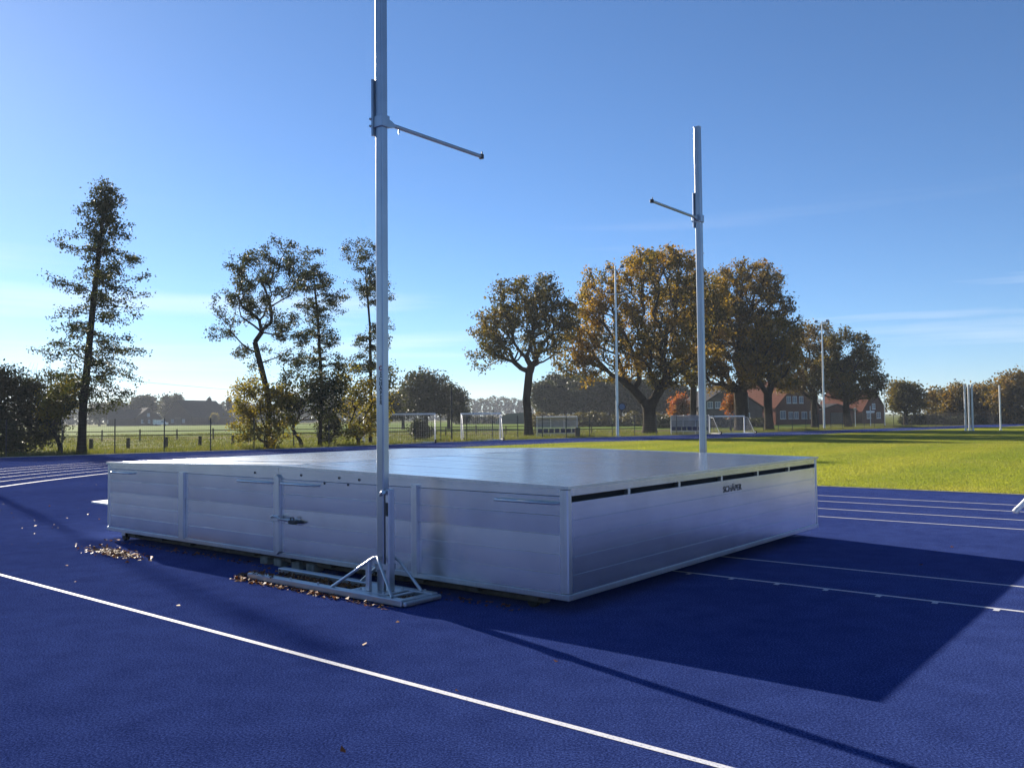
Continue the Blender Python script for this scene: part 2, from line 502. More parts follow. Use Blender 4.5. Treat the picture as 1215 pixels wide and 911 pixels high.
# ------------------------------------------------------------------ ground
def sheet(name, pts, z, mat, parent=None, kind="structure"):
    me = bpy.data.meshes.new(name)
    me.from_pydata([(x, y, z) for x, y in pts], [], [tuple(range(len(pts)))])
    me.materials.append(mat)
    import bmesh
    bm = bmesh.new(); bm.from_mesh(me)
    bmesh.ops.triangulate(bm, faces=bm.faces)
    for f in bm.faces:
        if f.normal.z < 0: f.normal_flip()
    bm.to_mesh(me); bm.free()
    o = add(name, me, parent)
    if kind: o["kind"] = kind
    return o

sheet("ground", [(-1800, -400), (1800, -400), (1800, 2600), (-1800, 2600)], -0.03, M['meadow'])

def catmull(pts, n=8):
    P = [np.array(p, float) for p in pts]
    P = [2 * P[0] - P[1]] + P + [2 * P[-1] - P[-2]]
    out = []
    for i in range(1, len(P) - 2):
        for k in range(n):
            t = k / n
            a, b_, c, d = P[i - 1], P[i], P[i + 1], P[i + 2]
            out.append(0.5 * ((2 * b_) + (-a + c) * t + (2 * a - 5 * b_ + 4 * c - d) * t * t + (-a + 3 * b_ - 3 * c + d) * t ** 3))
    out.append(P[-2])
    return out

# outer edge of the blue surface (bend on the left, running into the back straight)
outer_ctrl = [(-36, -14), (-40.5, 4), (-38, 20), (-31.0, 35.5), (-25.2, 42.3), (-18.9, 46.9), (-12.0, 52.4), (-3.6, 62.4), (6.3, 70.6), (17.0, 78.0), (32, 90.0), (52, 108), (85, 139), (120, 172)]
outer = catmull(outer_ctrl, 8)
# inner (grass) edge of the straight
inner_ctrl = [(4.6, 58.5), (12.5, 62.8), (24.0, 72.5), (36, 84.0), (56, 101.5), (90, 132), (124, 163)]
inner = catmull(inner_ctrl, 8)

track = sheet("running_track", [tuple(p) for p in outer] + [(170, 150), (150, -30), (60, -30)], 0.0, M['track'])

# infield: near edge is the line t = 14.77, left end hidden behind the bend
gp = [L2W(7.5, 14.77)[:2], L2W(-9, 14.77)[:2], L2W(-19, 18)[:2], (-10.0, 42.0), (-4.0, 50.0)] + [tuple(p) for p in inner] + [(150, 150), (130, 20), L2W(60, 14.77)[:2]]
sheet("infield_grass", gp, 0.012, M['infield'])
kb = MB().box((-9, 14.70, 0.0), (62, 14.765, 0.018))
o = kb.build("infield_edging", M['kerb'], None, (AX, AY, 0), RZ); o["kind"] = "structure"
# verge between track and fence
off = []
for i, p in enumerate(outer):
    d = outer[min(i + 1, len(outer) - 1)] - outer[max(i - 1, 0)]
    d /= np.linalg.norm(d)
    off.append((np.array([-d[1], d[0]]), p))
verge_pts = [tuple(p) for _, p in off] + [tuple(p + n_ * 2.6) for n_, p in off][::-1]
def strip(name, inner_off, outer_off, z, mat, seq=off):
    vs_, fs = [], []
    for n_, p in seq:
        a, b_ = p + n_ * inner_off, p + n_ * outer_off
        vs_ += [(a[0], a[1], z), (b_[0], b_[1], z)]
    fs = [(2 * i, 2 * i + 1, 2 * i + 3, 2 * i + 2) for i in range(len(seq) - 1)]
    me = bpy.data.meshes.new(name); me.from_pydata(vs_, [], fs); me.materials.append(mat)
    me.validate(); me.update()
    for q in me.polygons:
        pass
    o = add(name, me)
    if me.polygons[0].normal.z < 0: me.flip_normals()
    o["kind"] = "structure"
    return o
strip("verge_soil", 0.12, 3.2, 0.002, M['verge'])
# kerb stones along the outer edge
kv = MB()
for i in range(len(off) - 1):
    (n0, p0), (n1, p1) = off[i], off[i + 1]
    a, b_, c, d = p0, p0 + n0 * 0.10, p1 + n1 * 0.10, p1
    q = [(a[0], a[1], 0.035), (b_[0], b_[1], 0.035), (c[0], c[1], 0.035), (d[0], d[1], 0.035)]
    kv._add(q + [(x, y, -0.02) for x, y, _ in q], [(0, 1, 2, 3), (0, 3, 7, 4), (1, 5, 6, 2)])
o = kv.build("track_kerb", M['kerb']); o["kind"] = "structure"
# fields behind
sheet("crop_field", [(-420, 96), (-40, 92), (40, 118), (60, 170), (40, 330), (-420, 330)], -0.012, M['field'])
sheet("stubble_strip", [(-180, 84), (-40, 80), (20, 100), (21, 108), (-40, 91.5), (-180, 95)], -0.016, M['ploughed'])
sheet("path", [(40, 126), (75, 128), (260, 150), (260, 153), (75, 131), (40, 129)], -0.008, M['asphalt'])

# painted lines, all children of the track
def straight_line(s0, s1, t, wd=0.05):
    b = MB(); z = 0.004
    n = max(1, int((s1 - s0) / 2))
    for i in range(n):
        a, c = s0 + (s1 - s0) * i / n, s0 + (s1 - s0) * (i + 1) / n
        b.quad((a, t - wd / 2, z), (c, t - wd / 2, z), (c, t + wd / 2, z), (a, t + wd / 2, z))
    return b
straight_line(-26, 30, -2.16, 0.05).build("runway_line", M['line'], track, (AX, AY, 0), RZ)
for t in (2.53, 3.76):
    straight_line(-8.0, 40, t).build("runway_line", M['line'], track, (AX, AY, 0), RZ)
for t in (8.60, 9.86, 11.22, 12.40):
    straight_line(-9, 40, t).build("runway_line", M['line'], track, (AX, AY, 0), RZ)
tk = MB()
for k in range(8):
    s = -0.15 + k * 0.5
    tk = MB().quad((s, 2.43, 0.004), (s + 0.05, 2.43, 0.004), (s + 0.05, 2.503, 0.004), (s, 2.503, 0.004))
    tk.build("distance_mark", M['line'], track, (AX, AY, 0), RZ)
# bend lanes
BC, BR, BPHI = np.array([16.7, 24.45]), 30.6, R(40.3)
def bend_line(rad, wd):
    b = MB(); z = 0.004; pts = []
    a0, a1 = BPHI + math.pi / 2, BPHI + math.pi * 1.25
    for i in range(61):
        a = a0 + (a1 - a0) * i / 60
        pts.append((math.cos(a), math.sin(a)))
    for i in range(60):
        (c0, s0), (c1, s1) = pts[i], pts[i + 1]
        b.quad((BC[0] + c0 * (rad - wd / 2), BC[1] + s0 * (rad - wd / 2), z), (BC[0] + c0 * (rad + wd / 2), BC[1] + s0 * (rad + wd / 2), z),
               (BC[0] + c1 * (rad + wd / 2), BC[1] + s1 * (rad + wd / 2), z), (BC[0] + c1 * (rad - wd / 2), BC[1] + s1 * (rad - wd / 2), z))
    u = np.array([math.cos(BPHI), math.sin(BPHI)]); w = np.array([-u[1], u[0]])
    q0 = BC + w * (rad - wd / 2); q1 = BC + w * (rad + wd / 2)
    e0, e1 = q0 + u * 90, q1 + u * 90
    b.quad((*q0, z), (*q1, z), (*e1, z), (*e0, z))
    return b
bend_line(BR, 0.09).build("lane_line", M['line'], track)
for k in range(1, 6):
    bend_line(BR + 1.22 * k, 0.042).build("lane_line", M['line'], track)

# ------------------------------------------------------------------ mat cover
LB, WB, HB, HT, HR = 8.30, 6.10, 0.14, 1.125, 1.195
cover = empty("mat_cover", (AX, AY, 0), RZ)
tag(cover, "low wide aluminium cover housing the pole vault landing mat", "mat cover")
random.seed(4)
def lid_z(s):                                      # roof height along the side: a shallow gable
    return HT + (HR - HT) * (1 - abs(s + LB / 2) / (LB / 2))

# near-black filler body, interior shade behind the vents put into its colour
MB().box((-LB + 0.06, 0.06, HB + 0.02), (-0.06, WB - 0.06, 1.085)).build("shade_filler", M['dark'], cover)
# side boards
NB = 5
z0b, z1b = 0.196, 1.045
bh = (z1b - z0b) / NB
def board_x(length, h):                             # runs along x, outer face at y = -0.012
    b = MB(); c = 0.003
    prof = [(0.03, 0), (-0.0095, 0), (-0.012, c), (-0.012, h - c), (-0.0095, h), (0.03, h)]
    b.prism(prof, 0, 0, length)
    return b
half = LB / 2
bm_x = None
for hf in (0, 1):
    s0 = -LB + 0.05 if hf else -half + 0.045
    ln = half - 0.095
    for k in range(NB):
        if bm_x is None:
            o = board_x(ln, bh - 0.0012).build("side_board", M['alu'], cover, (s0, 0, z0b + k * bh)); bm_x = o.data
        else:
            o = add("side_board", bm_x, cover, (s0, 0, z0b + k * bh))
        o.rotation_euler = (R(random.uniform(-1.1, 1.1)), 0, R(random.uniform(-0.03, 0.03)))
        o2 = add("side_board", bm_x, cover, (s0 + ln, WB, z0b + k * bh), math.pi)
# end boards (front = runway side, back)
zf0, zf1 = 0.196, 0.992
bhf = (zf1 - zf0) / NB
bm_y = None
for k in range(NB):
    prof = [(-0.03, 0), (0.0088, 0), (0.010, 0.002), (0.010, bhf - 0.0025), (0.0088, bhf - 0.0006), (-0.03, bhf - 0.0006)]
    if bm_y is None:
        o = MB().prism([(x, z) for x, z in prof], 1, 0.05, WB - 0.05).build("front_board", M['alu_t'], cover, (0, 0, zf0 + k * bhf)); bm_y = o.data
    else:
        o = add("front_board", bm_y, cover, (0, 0, zf0 + k * bhf))
    o.rotation_euler = (0, R(random.uniform(-0.5, 0.5)), 0)
    add("back_board", bm_y, cover, (-LB, WB, zf0 + k * bhf), math.pi)
MB().box((-LB - 0.01, 0.05, 0.992), (-LB + 0.03, WB - 0.05, 1.11)).build("back_fascia", M['alu_t'], cover)
# front fascia above the vents and the six vent openings
MB().box((-0.03, 0.05, 1.044), (0.010, WB - 0.05, 1.112), 0.003).build("front_fascia", M['alu_t'], cover)
for k in range(1, 6):
    t = WB * k / 6
    MB().box((-0.03, t - 0.022, 0.9925), (0.011, t + 0.022, 1.0435)).build("vent_divider", M['alu_prof'], cover)
# side fascias (trapezoids under the sloping roof)
for t0, t1 in ((-0.012, 0.03), (WB - 0.03, WB + 0.012)):
    for a, c in ((-LB + 0.05, -half - 0.003), (-half + 0.003, -0.05)):
        MB().prism([(a, 1.049), (c, 1.049), (c, lid_z(c) - 0.013), (a, lid_z(a) - 0.013)], 1, t0, t1).build("side_fascia", M['alu'], cover)
# rivets on the near side fascia
rv = [(-3.72, 1.105), (-3.05, 1.098), (-2.72, 1.09), (-2.9, 1.03), (-3.3, 1.03), (-4.62, 1.105)]
for s, z in rv:
    MB().tube([(s, -0.010, z), (s, -0.020, z)], 0.013, 8).build("rivet", M['black'], cover)
# bottom rails
for nm, a, b_ in (("bottom_rail", (-LB - 0.02, -0.022, HB), (0.02, 0.03, 0.194)), ("bottom_rail", (-LB - 0.02, WB - 0.03, HB), (0.02, WB + 0.022, 0.194)),
                  ("bottom_rail", (-0.03, 0.031, HB), (0.021, WB - 0.031, 0.194)), ("bottom_rail", (-LB - 0.021, 0.031, HB), (-LB + 0.03, WB - 0.031, 0.194))):
    MB().box(a, b_, 0.006).build(nm, M['alu_prof'], cover)
# corner posts
for s0, s1 in ((-0.075, 0.016), (-LB - 0.016, -LB + 0.055)):
    for t0, t1 in ((-0.017, 0.052), (WB - 0.052, WB + 0.017)):
        MB().box((s0, t0, 0.1945), (s1, t1, 1.111), 0.010).build("corner_post", M['alu_prof'], cover)
# roof: sloping boards in two halves, running along the side
NR = 30
rw = WB / NR
slope = math.atan2(HR - HT, half)
rb = MB().prism([(0.0, 0), (rw - 0.0012, 0), (rw - 0.0012, 0.011), (rw - 0.006, 0.014), (0.005, 0.014), (0.0, 0.011)], 0, -half + 0.003, 0.02)
rme = rb.build("roof_board", M['alu_roof'], cover)
first = True
for hf in (0, 1):
    for k in range(NR):
        o = rme if first else add("roof_board", rme.data, cover)
        first = False
        wob = R(random.gauss(0, 0.07)); wob2 = R(random.gauss(0, 0.02))
        if hf == 0:
            o.location = (0, k * rw, HT - 0.006)
            o.rotation_euler = (wob, slope + wob2, 0)
        else:
            o.location = (-LB, (k + 1) * rw, HT - 0.006)
            o.rotation_euler = (wob, slope + wob2, math.pi)
# lid trim round the roof edge
for a, c in ((-LB - 0.02, -half), (-half, 0.02)):
    for t0, t1 in ((-0.03, 0.004), (WB - 0.004, WB + 0.03)):
        za, zc = lid_z(max(a, -LB)), lid_z(min(c, 0))
        MB()._add([(a, t0, za - 0.014), (c, t0, zc - 0.014), (c, t1, zc - 0.014), (a, t1, za - 0.014), (a, t0, za + 0.012), (c, t0, zc + 0.012), (c, t1, zc + 0.012), (a, t1, za + 0.012)],
                  [(0, 1, 2, 3), (4, 5, 6, 7), (0, 1, 5, 4), (2, 3, 7, 6), (1, 2, 6, 5), (0, 3, 7, 4)]).build("roof_trim", M['alu_prof'], cover)
for s0, s1 in ((0.0215, 0.036), (-LB - 0.036, -LB - 0.0215)):
    MB().box((s0, -0.03, HT - 0.014), (s1, WB + 0.03, HT + 0.013)).build("roof_trim", M['alu_prof'], cover)
MB().prism([(0.03, 0.0), (0.03, 0.002), (0, 0.004), (-0.03, 0.002), (-0.03, 0.0)], 1, 0, WB).build("roof_ridge_cap", M['alu_prof'], cover, (-half, 0, HR + 0.008))
# pointed closing bar at the seam between the halves, plain posts, handles and latch
def bar(s, wd, zlo, zhi, name, pointed=True):
    pk = 0.04 if pointed else 0.0
    poly = [(s - wd / 2, zlo + pk), (s, zlo), (s + wd / 2, zlo + pk), (s + wd / 2, zhi - pk), (s, zhi), (s - wd / 2, zhi - pk)]
    return MB().prism(poly, 1, -0.045, -0.0125).build(name, M['alu_prof'], cover)
bar(-half, 0.10, 0.165, 1.10, "closing_bar")
bar(-6.24, 0.11, 0.185, 1.06, "post", False)
bar(-1.86, 0.075, 0.185, 1.075, "post", False)
for s0, s1, z in ((-4.95, -4.23, 1.0), (-4.07, -3.42, 1.0), (-0.80, -0.09, 0.985), (-8.15, -7.55, 1.0)):
    h = MB().tube([(s0, -0.012, z), (s0 + 0.01, -0.05, z), (s0 + 0.03, -0.06, z), (s1 - 0.03, -0.06, z), (s1 - 0.01, -0.05, z), (s1, -0.012, z)], 0.013, 8)
    h.build("handle", M['galv'], cover)
lt = MB().box((-half - 0.055, -0.075, 0.555), (-half + 0.07, -0.046, 0.625), 0.006)
lt.tube([(-half - 0.05, -0.082, 0.60), (-half + 0.02, -0.10, 0.625), (-half + 0.14, -0.085, 0.60)], 0.010, 6)
lt.tube([(-half + 0.07, -0.05, 0.585), (-half + 0.36, -0.04, 0.585)], 0.014, 6)
latch = lt.build("latch", M['galv'], cover)
pd = MB().box((-half + 0.27, -0.085, 0.545), (-half + 0.42, -0.045, 0.59), 0.012)
pd.tube([(-half + 0.30, -0.06, 0.585), (-half + 0.30, -0.065, 0.62), (-half + 0.36, -0.065, 0.622), (-half + 0.36, -0.06, 0.585)], 0.008, 6)
pd.tube([(-half + 0.40, -0.06, 0.565), (-half + 0.48, -0.055, 0.575)], 0.012, 6)
pd.build("padlock", M['black'], latch)
# under frame: pallet beams, concrete blocks, castors
for t in (0.16, WB / 2, WB - 0.16):
    MB().box((-LB + 0.35, t - 0.05, 0.055), (-0.35, t + 0.05, 0.135), 0.008).build("pallet_beam", M['wood_dark'], cover)
for s in np.arange(-7.6, -0.3, 0.72):
    MB().box((s - 0.045, 0.02, 0.095), (s + 0.045, WB - 0.02, 0.138)).build("pallet_slat", M['wood_dark'], cover)
for s in (-4.55, -4.28, -3.93, -3.66):
    MB().box((s - 0.075, 0.06, 0.002), (s + 0.075, 0.21, 0.094), 0.01).build("support_block", M['block'], cover)
for s, t in ((-8.02, 0.12), (-0.5, 0.16), (-8.0, WB - 0.2), (-0.35, WB - 0.4)):
    wh = MB().tube([(s, t - 0.03, 0.056), (s, t + 0.03, 0.056)], 0.056, 16)
    wheel = wh.build("castor_wheel", M['rubber'], cover)
    MB().box((s - 0.05, t - 0.045, 0.075), (s + 0.05, t - 0.036, 0.139)).box((s - 0.05, t + 0.036, 0.075), (s + 0.05, t + 0.045, 0.139)).build("fork", M['galv'], wheel)

def text_mesh(body, size, mat, name, extrude=0.0008):
    cu = bpy.data.curves.new(name, 'FONT')
    cu.body = body; cu.size = size; cu.extrude = extrude; cu.offset = size * 0.022
    cu.align_x = 'CENTER'; cu.align_y = 'CENTER'
    tmp = bpy.data.objects.new("tmp", cu); col.objects.link(tmp)
    dg = bpy.context.evaluated_depsgraph_get()
    me = bpy.data.meshes.new_from_object(tmp.evaluated_get(dg))
    me.name = name
    bpy.data.objects.remove(tmp); bpy.data.curves.remove(cu)
    me.materials.clear(); me.materials.append(mat)
    return me
# maker's name on the front face
tm = text_mesh("SCHÄPER", 0.098, M['ink'], "lettering")
o = add("lettering", tm, cover, (0.0125, 3.33, 0.885))
o.rotation_euler = (R(90), 0, R(90))
o.scale = (1.22, 1, 1)

# ------------------------------------------------------------------ vault standards
def rounded_profile(wx, wy, r, n=4):
    pts = []
    for cx, cy, a0 in ((wx / 2 - r, wy / 2 - r, 0), (-wx / 2 + r, wy / 2 - r, 90), (-wx / 2 + r, -wy / 2 + r, 180), (wx / 2 - r, -wy / 2 + r, 270)):
        for k in range(n + 1):
            a = R(a0 + 90 * k / n)
            pts.append((cx + r * math.cos(a), cy + r * math.sin(a)))
    return pts
def standard(loc, side, height, arm_z, label):
    """side=+1: mat lies towards +y of the local frame; -1: towards -y"""
    root = empty("vault_standard", (*loc, 0), RZ)
    tag(root, label, "vault standard", "pole vault standards beside the mat cover")
    sd = side
    # floor frame: two long rails, end bars, middle bars
    for y in (-0.20, 0.20):
        MB().box((-1.915, y - 0.045, 0.012), (0.505, y + 0.045, 0.075), 0.008).build("floor_rail", M['galv'], root)
    for x in (-0.30, 0.24):
        MB().box((x - 0.03, -0.1545, 0.016), (x + 0.03, 0.1545, 0.066), 0.006).build("cross_bar", M['galv'], root)
    MB().box((0.405, -0.154, 0.02), (0.485, 0.154, 0.0655), 0.01).box((0.506, -0.235, 0.015), (0.553, 0.25, 0.06), 0.012).build("end_bar", M['galv'], root)
    MB().box((-0.26, -0.154, 0.0665), (0.20, 0.154, 0.0765), 0.003).build("base_plate", M['galv'], root)
    for x, y in ((-0.2, -0.12), (-0.2, 0.12), (0.14, -0.12), (0.14, 0.12), (0.38, 0.19), (-1.2, -0.2), (-0.75, -0.2)):
        MB().tube([(x, y, 0.0755), (x, y, 0.094)], 0.014, 6, smooth=False).build("bolt", M['galv'], root)
    # pole: rounded hollow profile with a groove strip
    pr = rounded_profile(0.10, 0.085, 0.016, 6)
    pm = MB(); n = len(pr)
    zs = [0.077, height * 0.33, height * 0.66, height]
    vs_ = [(x, y, z) for z in zs for x, y in pr]
    fs = [(i * n + k, i * n + (k + 1) % n, (i + 1) * n + (k + 1) % n, (i + 1) * n + k) for i in range(len(zs) - 1) for k in range(n)]
    pm._add(vs_, fs, False); pm._add(vs_[-n:], [tuple(range(n))])
    pole = pm.build("pole", M['pole'], root)
    MB().box((-0.012, sd * 0.0415, 0.08), (0.012, sd * 0.046, height - 0.02)).build("groove_strip", M['pole'], pole)
    MB().box((-0.052, -0.044, height), (0.052, 0.044, height + 0.012), 0.004).build("end_cap", M['galv'], pole)
    # short guide post beside the pole, with a dark window
    gpost = MB().box((0.075, -0.04 , 0.077), (0.125, 0.04, 1.06), 0.006).build("guide_post", M['alu_prof'], root)
    MB().box((0.083, -0.0425, 0.80), (0.117, -0.0405, 0.93)).build("slot", M['black'], gpost)
    MB().box((-0.06, -0.055, 0.28), (0.13, -0.044, 0.34), 0.003).box((-0.06, 0.044, 0.28), (0.13, 0.055, 0.34), 0.003).build("lower_bracket", M['galv'], root)
    MB().tube([(0.05, -0.06, 1.02), (0.09, -0.075, 1.035)], 0.022, 8).tube([(0.02, -0.045, 1.0), (0.02, -0.075, 1.0)], 0.012, 6).build("clamp_bolt", M['galv'], root)
    MB().box((-0.115, -0.13, 0.077), (-0.062, -0.09, 0.36), 0.005).build("foot_plate", M['galv'], root)
    # struts (bent tubes, front and back)
    for y in (-0.16, 0.16):
        for x1 in (-0.54, 0.33):
            sg = 1 if x1 > 0 else -1
            MB().tube([(sg * 0.005, y * 0.5, 0.40), (sg * 0.035, y * 0.62, 0.392), (sg * 0.10, y * 0.8, 0.345), (x1, y * 1.2, 0.075)], 0.0165, 8).build("strut", M['galv'], root)
    # sliding carriage with the bar arm
    cz = arm_z
    car = MB().box((-0.066, -0.056, cz - 0.07), (0.066, 0.056, cz + 0.05), 0.006)
    car.box((-0.072, -0.075, cz - 0.15), (-0.0505, -0.015, cz + 0.42), 0.004)
    car.tube([(-0.08, -0.05, cz + 0.02), (-0.08, -0.085, cz + 0.02)], 0.012, 6)
    car.tube([(-0.08, -0.05, cz - 0.05), (-0.08, -0.085, cz - 0.05)], 0.012, 6)
    carriage = car.build("carriage", M['pole'], root)
    MB().box((-0.0715, -0.02, cz + 0.25), (-0.049, -0.0005, cz + 0.42)).build("carriage_pad", M['black'], carriage)
    arm = MB()
    arm.prism([(sd * 0.04, cz - 0.06), (sd * 0.04, cz + 0.045), (sd * 0.12, cz + 0.03), (sd * 0.17, cz + 0.005), (sd * 0.17, cz - 0.025)], 0, -0.02, 0.02)
    arm.tube([(0.0, sd * 0.10, cz - 0.005), (0.0, sd * 1.50, cz - 0.005)], 0.021, 10)
    a_o = arm.build("bar_arm", M['pole'], root)
    MB().tube([(0.0, sd * 0.24, cz - 0.02), (0.0, sd * 0.24, cz - 0.07)], 0.008, 6).build("arm_screw", M['galv'], a_o)
    MB().box((-0.026, sd * 1.495, cz - 0.032), (0.026, sd * 1.535, cz + 0.022), 0.006).tube([(0.01, sd * 1.515, cz + 0.02), (0.01, sd * 1.515, cz + 0.05)], 0.007, 6).build("peg_tip", M['black'], a_o)
    return root, pole
near_std, near_pole = standard(L2W(-1.925, -0.40)[:2], 1, 6.6, 4.70, "tall aluminium vault standard with floor rails and bar arm, lettering running down its pole")
far_std, _ = standard(L2W(-1.94, 6.50)[:2], -1, 6.42, 4.93, "tall aluminium vault standard whose foot is hidden behind the mat cover")
# lettering down the near pole
zt = 2.18
lg = MB()
pts = [(math.cos(R(a)) * 0.019, 0, math.sin(R(a)) * 0.019) for a in range(40, 321, 28)]
lg.tube(pts, 0.0048, 6)
lgo = lg.build("logo_ring", M['red'], near_pole, (0.022, -0.0435, zt + 0.058))
for i, ch in enumerate("SCHÄPER"):
    o = add("letter", text_mesh(ch, 0.058, M['ink'], "letter"), near_pole, (0.022, -0.0435, zt - i * 0.047))
    o.rotation_euler = (R(90), 0, 0)

# ------------------------------------------------------------------ small things on the track
# pale wedge plate behind the cover
wd = MB().prism([(-9.05, 18.55), (-8.35, 17.9), (-8.2, 19.4), (-8.75, 19.2)], 2, 0.0, 0.03).build("take_off_plate", M['white'])
tag(wd, "pale flat plate lying on the track beyond the mat cover", "plate")
# hurdle-like white tubular stand entering from the right
st = empty("tubular_stand", (9.12, 14.75, 0), R(20))
tag(st, "white tubular equipment stand with slanted leg on the runway lines", "equipment stand")
for x, y in ((-0.32, 0.0), (1.5, 0.0)):
    sg = 1 if x < 0 else -1
    for yy in (-0.35, 0.35):
        lg_ = MB().tube([(x, yy, 0.05), (x + sg * 0.55, yy * 0.4, 0.62)], 0.045, 10).build("leg", M['white'], st)
        MB().tube([(x - sg * 0.03, yy * 1.02, 0.012), (x + sg * 0.025, yy * 0.98, 0.075)], 0.053, 10).build("foot_cap", M['white_metal'], lg_)
MB().tube([(0.2, -0.14, 0.62), (1.0, -0.14, 0.62)], 0.04, 10).tube([(0.2, 0.14, 0.62), (1.0, 0.14, 0.62)], 0.04, 10).build("top_rail", M['white'], st)

# ------------------------------------------------------------------ leaves on the ground (uncountable)
rng = np.random.default_rng(7)
def leaf_cloud(C, size, name, mat, flat=False, aspect=0.6, parent=None, tilt=None):
    """many four-cornered leaves at the points C; one mesh"""
    n = len(C)
    nrm = rng.normal(size=(n, 3))
    if flat:
        nrm = nrm * 0.33 + np.array([0, 0, 1.0])
    nrm /= np.linalg.norm(nrm, axis=1)[:, None]
    a = np.cross(nrm, rng.normal(size=(n, 3)))
    a /= np.linalg.norm(a, axis=1)[:, None] + 1e-9
    b = np.cross(nrm, a)
    s = size * rng.uniform(0.6, 1.35, size=(n, 1))
    bend = nrm * s * rng.uniform(-0.35, 0.35, size=(n, 1))
    V = np.empty((n, 4, 3))
    V[:, 0] = C - a * s * 0.5 + bend
    V[:, 1] = C - b * s * 0.5 * aspect + a * s * 0.08
    V[:, 2] = C + a * s * 0.5 + bend
    V[:, 3] = C + b * s * 0.5 * aspect + a * s * 0.08
    if flat:
        V[:, :, 2] = np.maximum(V[:, :, 2], 0.004)
    me = bpy.data.meshes.new(name)
    me.vertices.add(n * 4); me.loops.add(n * 4); me.polygons.add(n)
    me.vertices.foreach_set("co", V.reshape(-1))
    me.loops.foreach_set("vertex_index", np.arange(n * 4, dtype=np.int32))
    me.polygons.foreach_set("loop_start", np.arange(0, n * 4, 4, dtype=np.int32))
    me.polygons.foreach_set("loop_total", np.full(n, 4, dtype=np.int32))
    at = me.attributes.new("rnd", 'FLOAT', 'FACE')
    at.data.foreach_set("value", rng.uniform(0, 1, n).astype(np.float32))
    me.materials.append(mat)
    me.update()
    if name is None:
        return me
    return add(name, me, parent)
def L2Wn(P):
    ux, uy = math.cos(TH), math.sin(TH)
    return np.stack([AX + P[:, 0] * uy + P[:, 1] * ux, AY - P[:, 0] * ux + P[:, 1] * uy, P[:, 2]], 1)
def gl(n, s0, s1, t0, t1, zmax, cl=None):
    s = rng.uniform(s0, s1, n); t = rng.uniform(t0, t1, n)
    return np.stack([s, t, rng.uniform(0.006, zmax, n)], 1)
pile = []
k = 380
s = rng.normal(-6.85, 0.42, k); t = -0.60 - (s + 6.85) * 0.05 + rng.normal(0, 0.10, k)
pile.append(np.stack([s, t, rng.uniform(0.006, 0.035, k)], 1))
pile.append(gl(700, -3.75, -2.15, -0.55, -0.25, 0.055))
pile.append(gl(150, -2.15, -1.5, -0.53, -0.27, 0.05))
s = rng.uniform(-4.0, -1.5, 210); pile.append(np.stack([s, -0.68 - np.abs(rng.normal(0, 0.045, 210)), rng.uniform(0.006, 0.025, 210)], 1))
pile.append(np.stack([rng.normal(-3.95, 0.08, 110), rng.normal(-0.52, 0.10, 110), rng.uniform(0.006, 0.05, 110)], 1))
pile.append(np.stack([rng.uniform(-3.8, -3.4, 30), rng.uniform(-0.64, -0.57, 30), np.full(30, 0.083)], 1))
pile.append(gl(260, -8.2, -0.5, -0.12, 0.05, 0.02))
pile.append(gl(45, -16, -6.8, -0.9, 3.5, 0.02))
pile.append(gl(35, -22, -9, -1, 12, 0.02))
pile.append(gl(14, -9, 2, -3.4, -0.8, 0.012))
pile.append(gl(14, 0.2, 9, -1.5, 9, 0.015))
tag(leaf_cloud(L2Wn(np.concatenate(pile)), 0.046, "fallen_leaves", M['leaf_litter'], True, 0.7), "brown and pale fallen leaves scattered over the blue track", "fallen leaves", kind="stuff")

# ------------------------------------------------------------------ fence along the outer edge
seq = off[8 * 2 + 3:]
P2 = np.array([p + n_ * 0.75 for n_, p in seq])
seg = np.linalg.norm(np.diff(P2, axis=0), axis=1)
cum = np.concatenate([[0], np.cumsum(seg)])
def along(d):
    return np.array([np.interp(d, cum, P2[:, 0]), np.interp(d, cum, P2[:, 1])])
fence = empty("mesh_fence", (*along(0), 0))
tag(fence, "dark steel mesh fence with slim posts running along the outer track edge", "fence")
FH, SP = 1.83, 2.52
pm = MB().box((-0.03, -0.02, -0.05), (0.03, 0.02, FH + 0.05), 0.004)
post_me = pm.build("post", M['fence'], fence).data
col.objects.unlink(fence.children[0])
pan = MB()
for z in np.arange(0.06, FH, 0.2):
    pan.tube([(0, 0, z), (SP, 0, z)], 0.0042, 3, caps=False)
for x in np.arange(0.1, SP, 0.1):
    pan.tube([(x, 0.006, 0.04), (x, 0.006, FH)], 0.003, 3, caps=False)
pan_me = pan.mesh("mesh_panel", M['fence'])
fl = np.array(along(0))
nfen = int(min(cum[-1], 150) / SP)
for i in range(nfen):
    a, b_ = along(i * SP), along((i + 1) * SP)
    rz = math.atan2(b_[1] - a[1], b_[0] - a[0])
    add("post", post_me, fence, (a[0] - fl[0], a[1] - fl[1], 0), rz)
    o = add("mesh_panel", pan_me, fence, (a[0] - fl[0], a[1] - fl[1], 0), rz)
    o.scale.x = np.linalg.norm(b_ - a) / SP

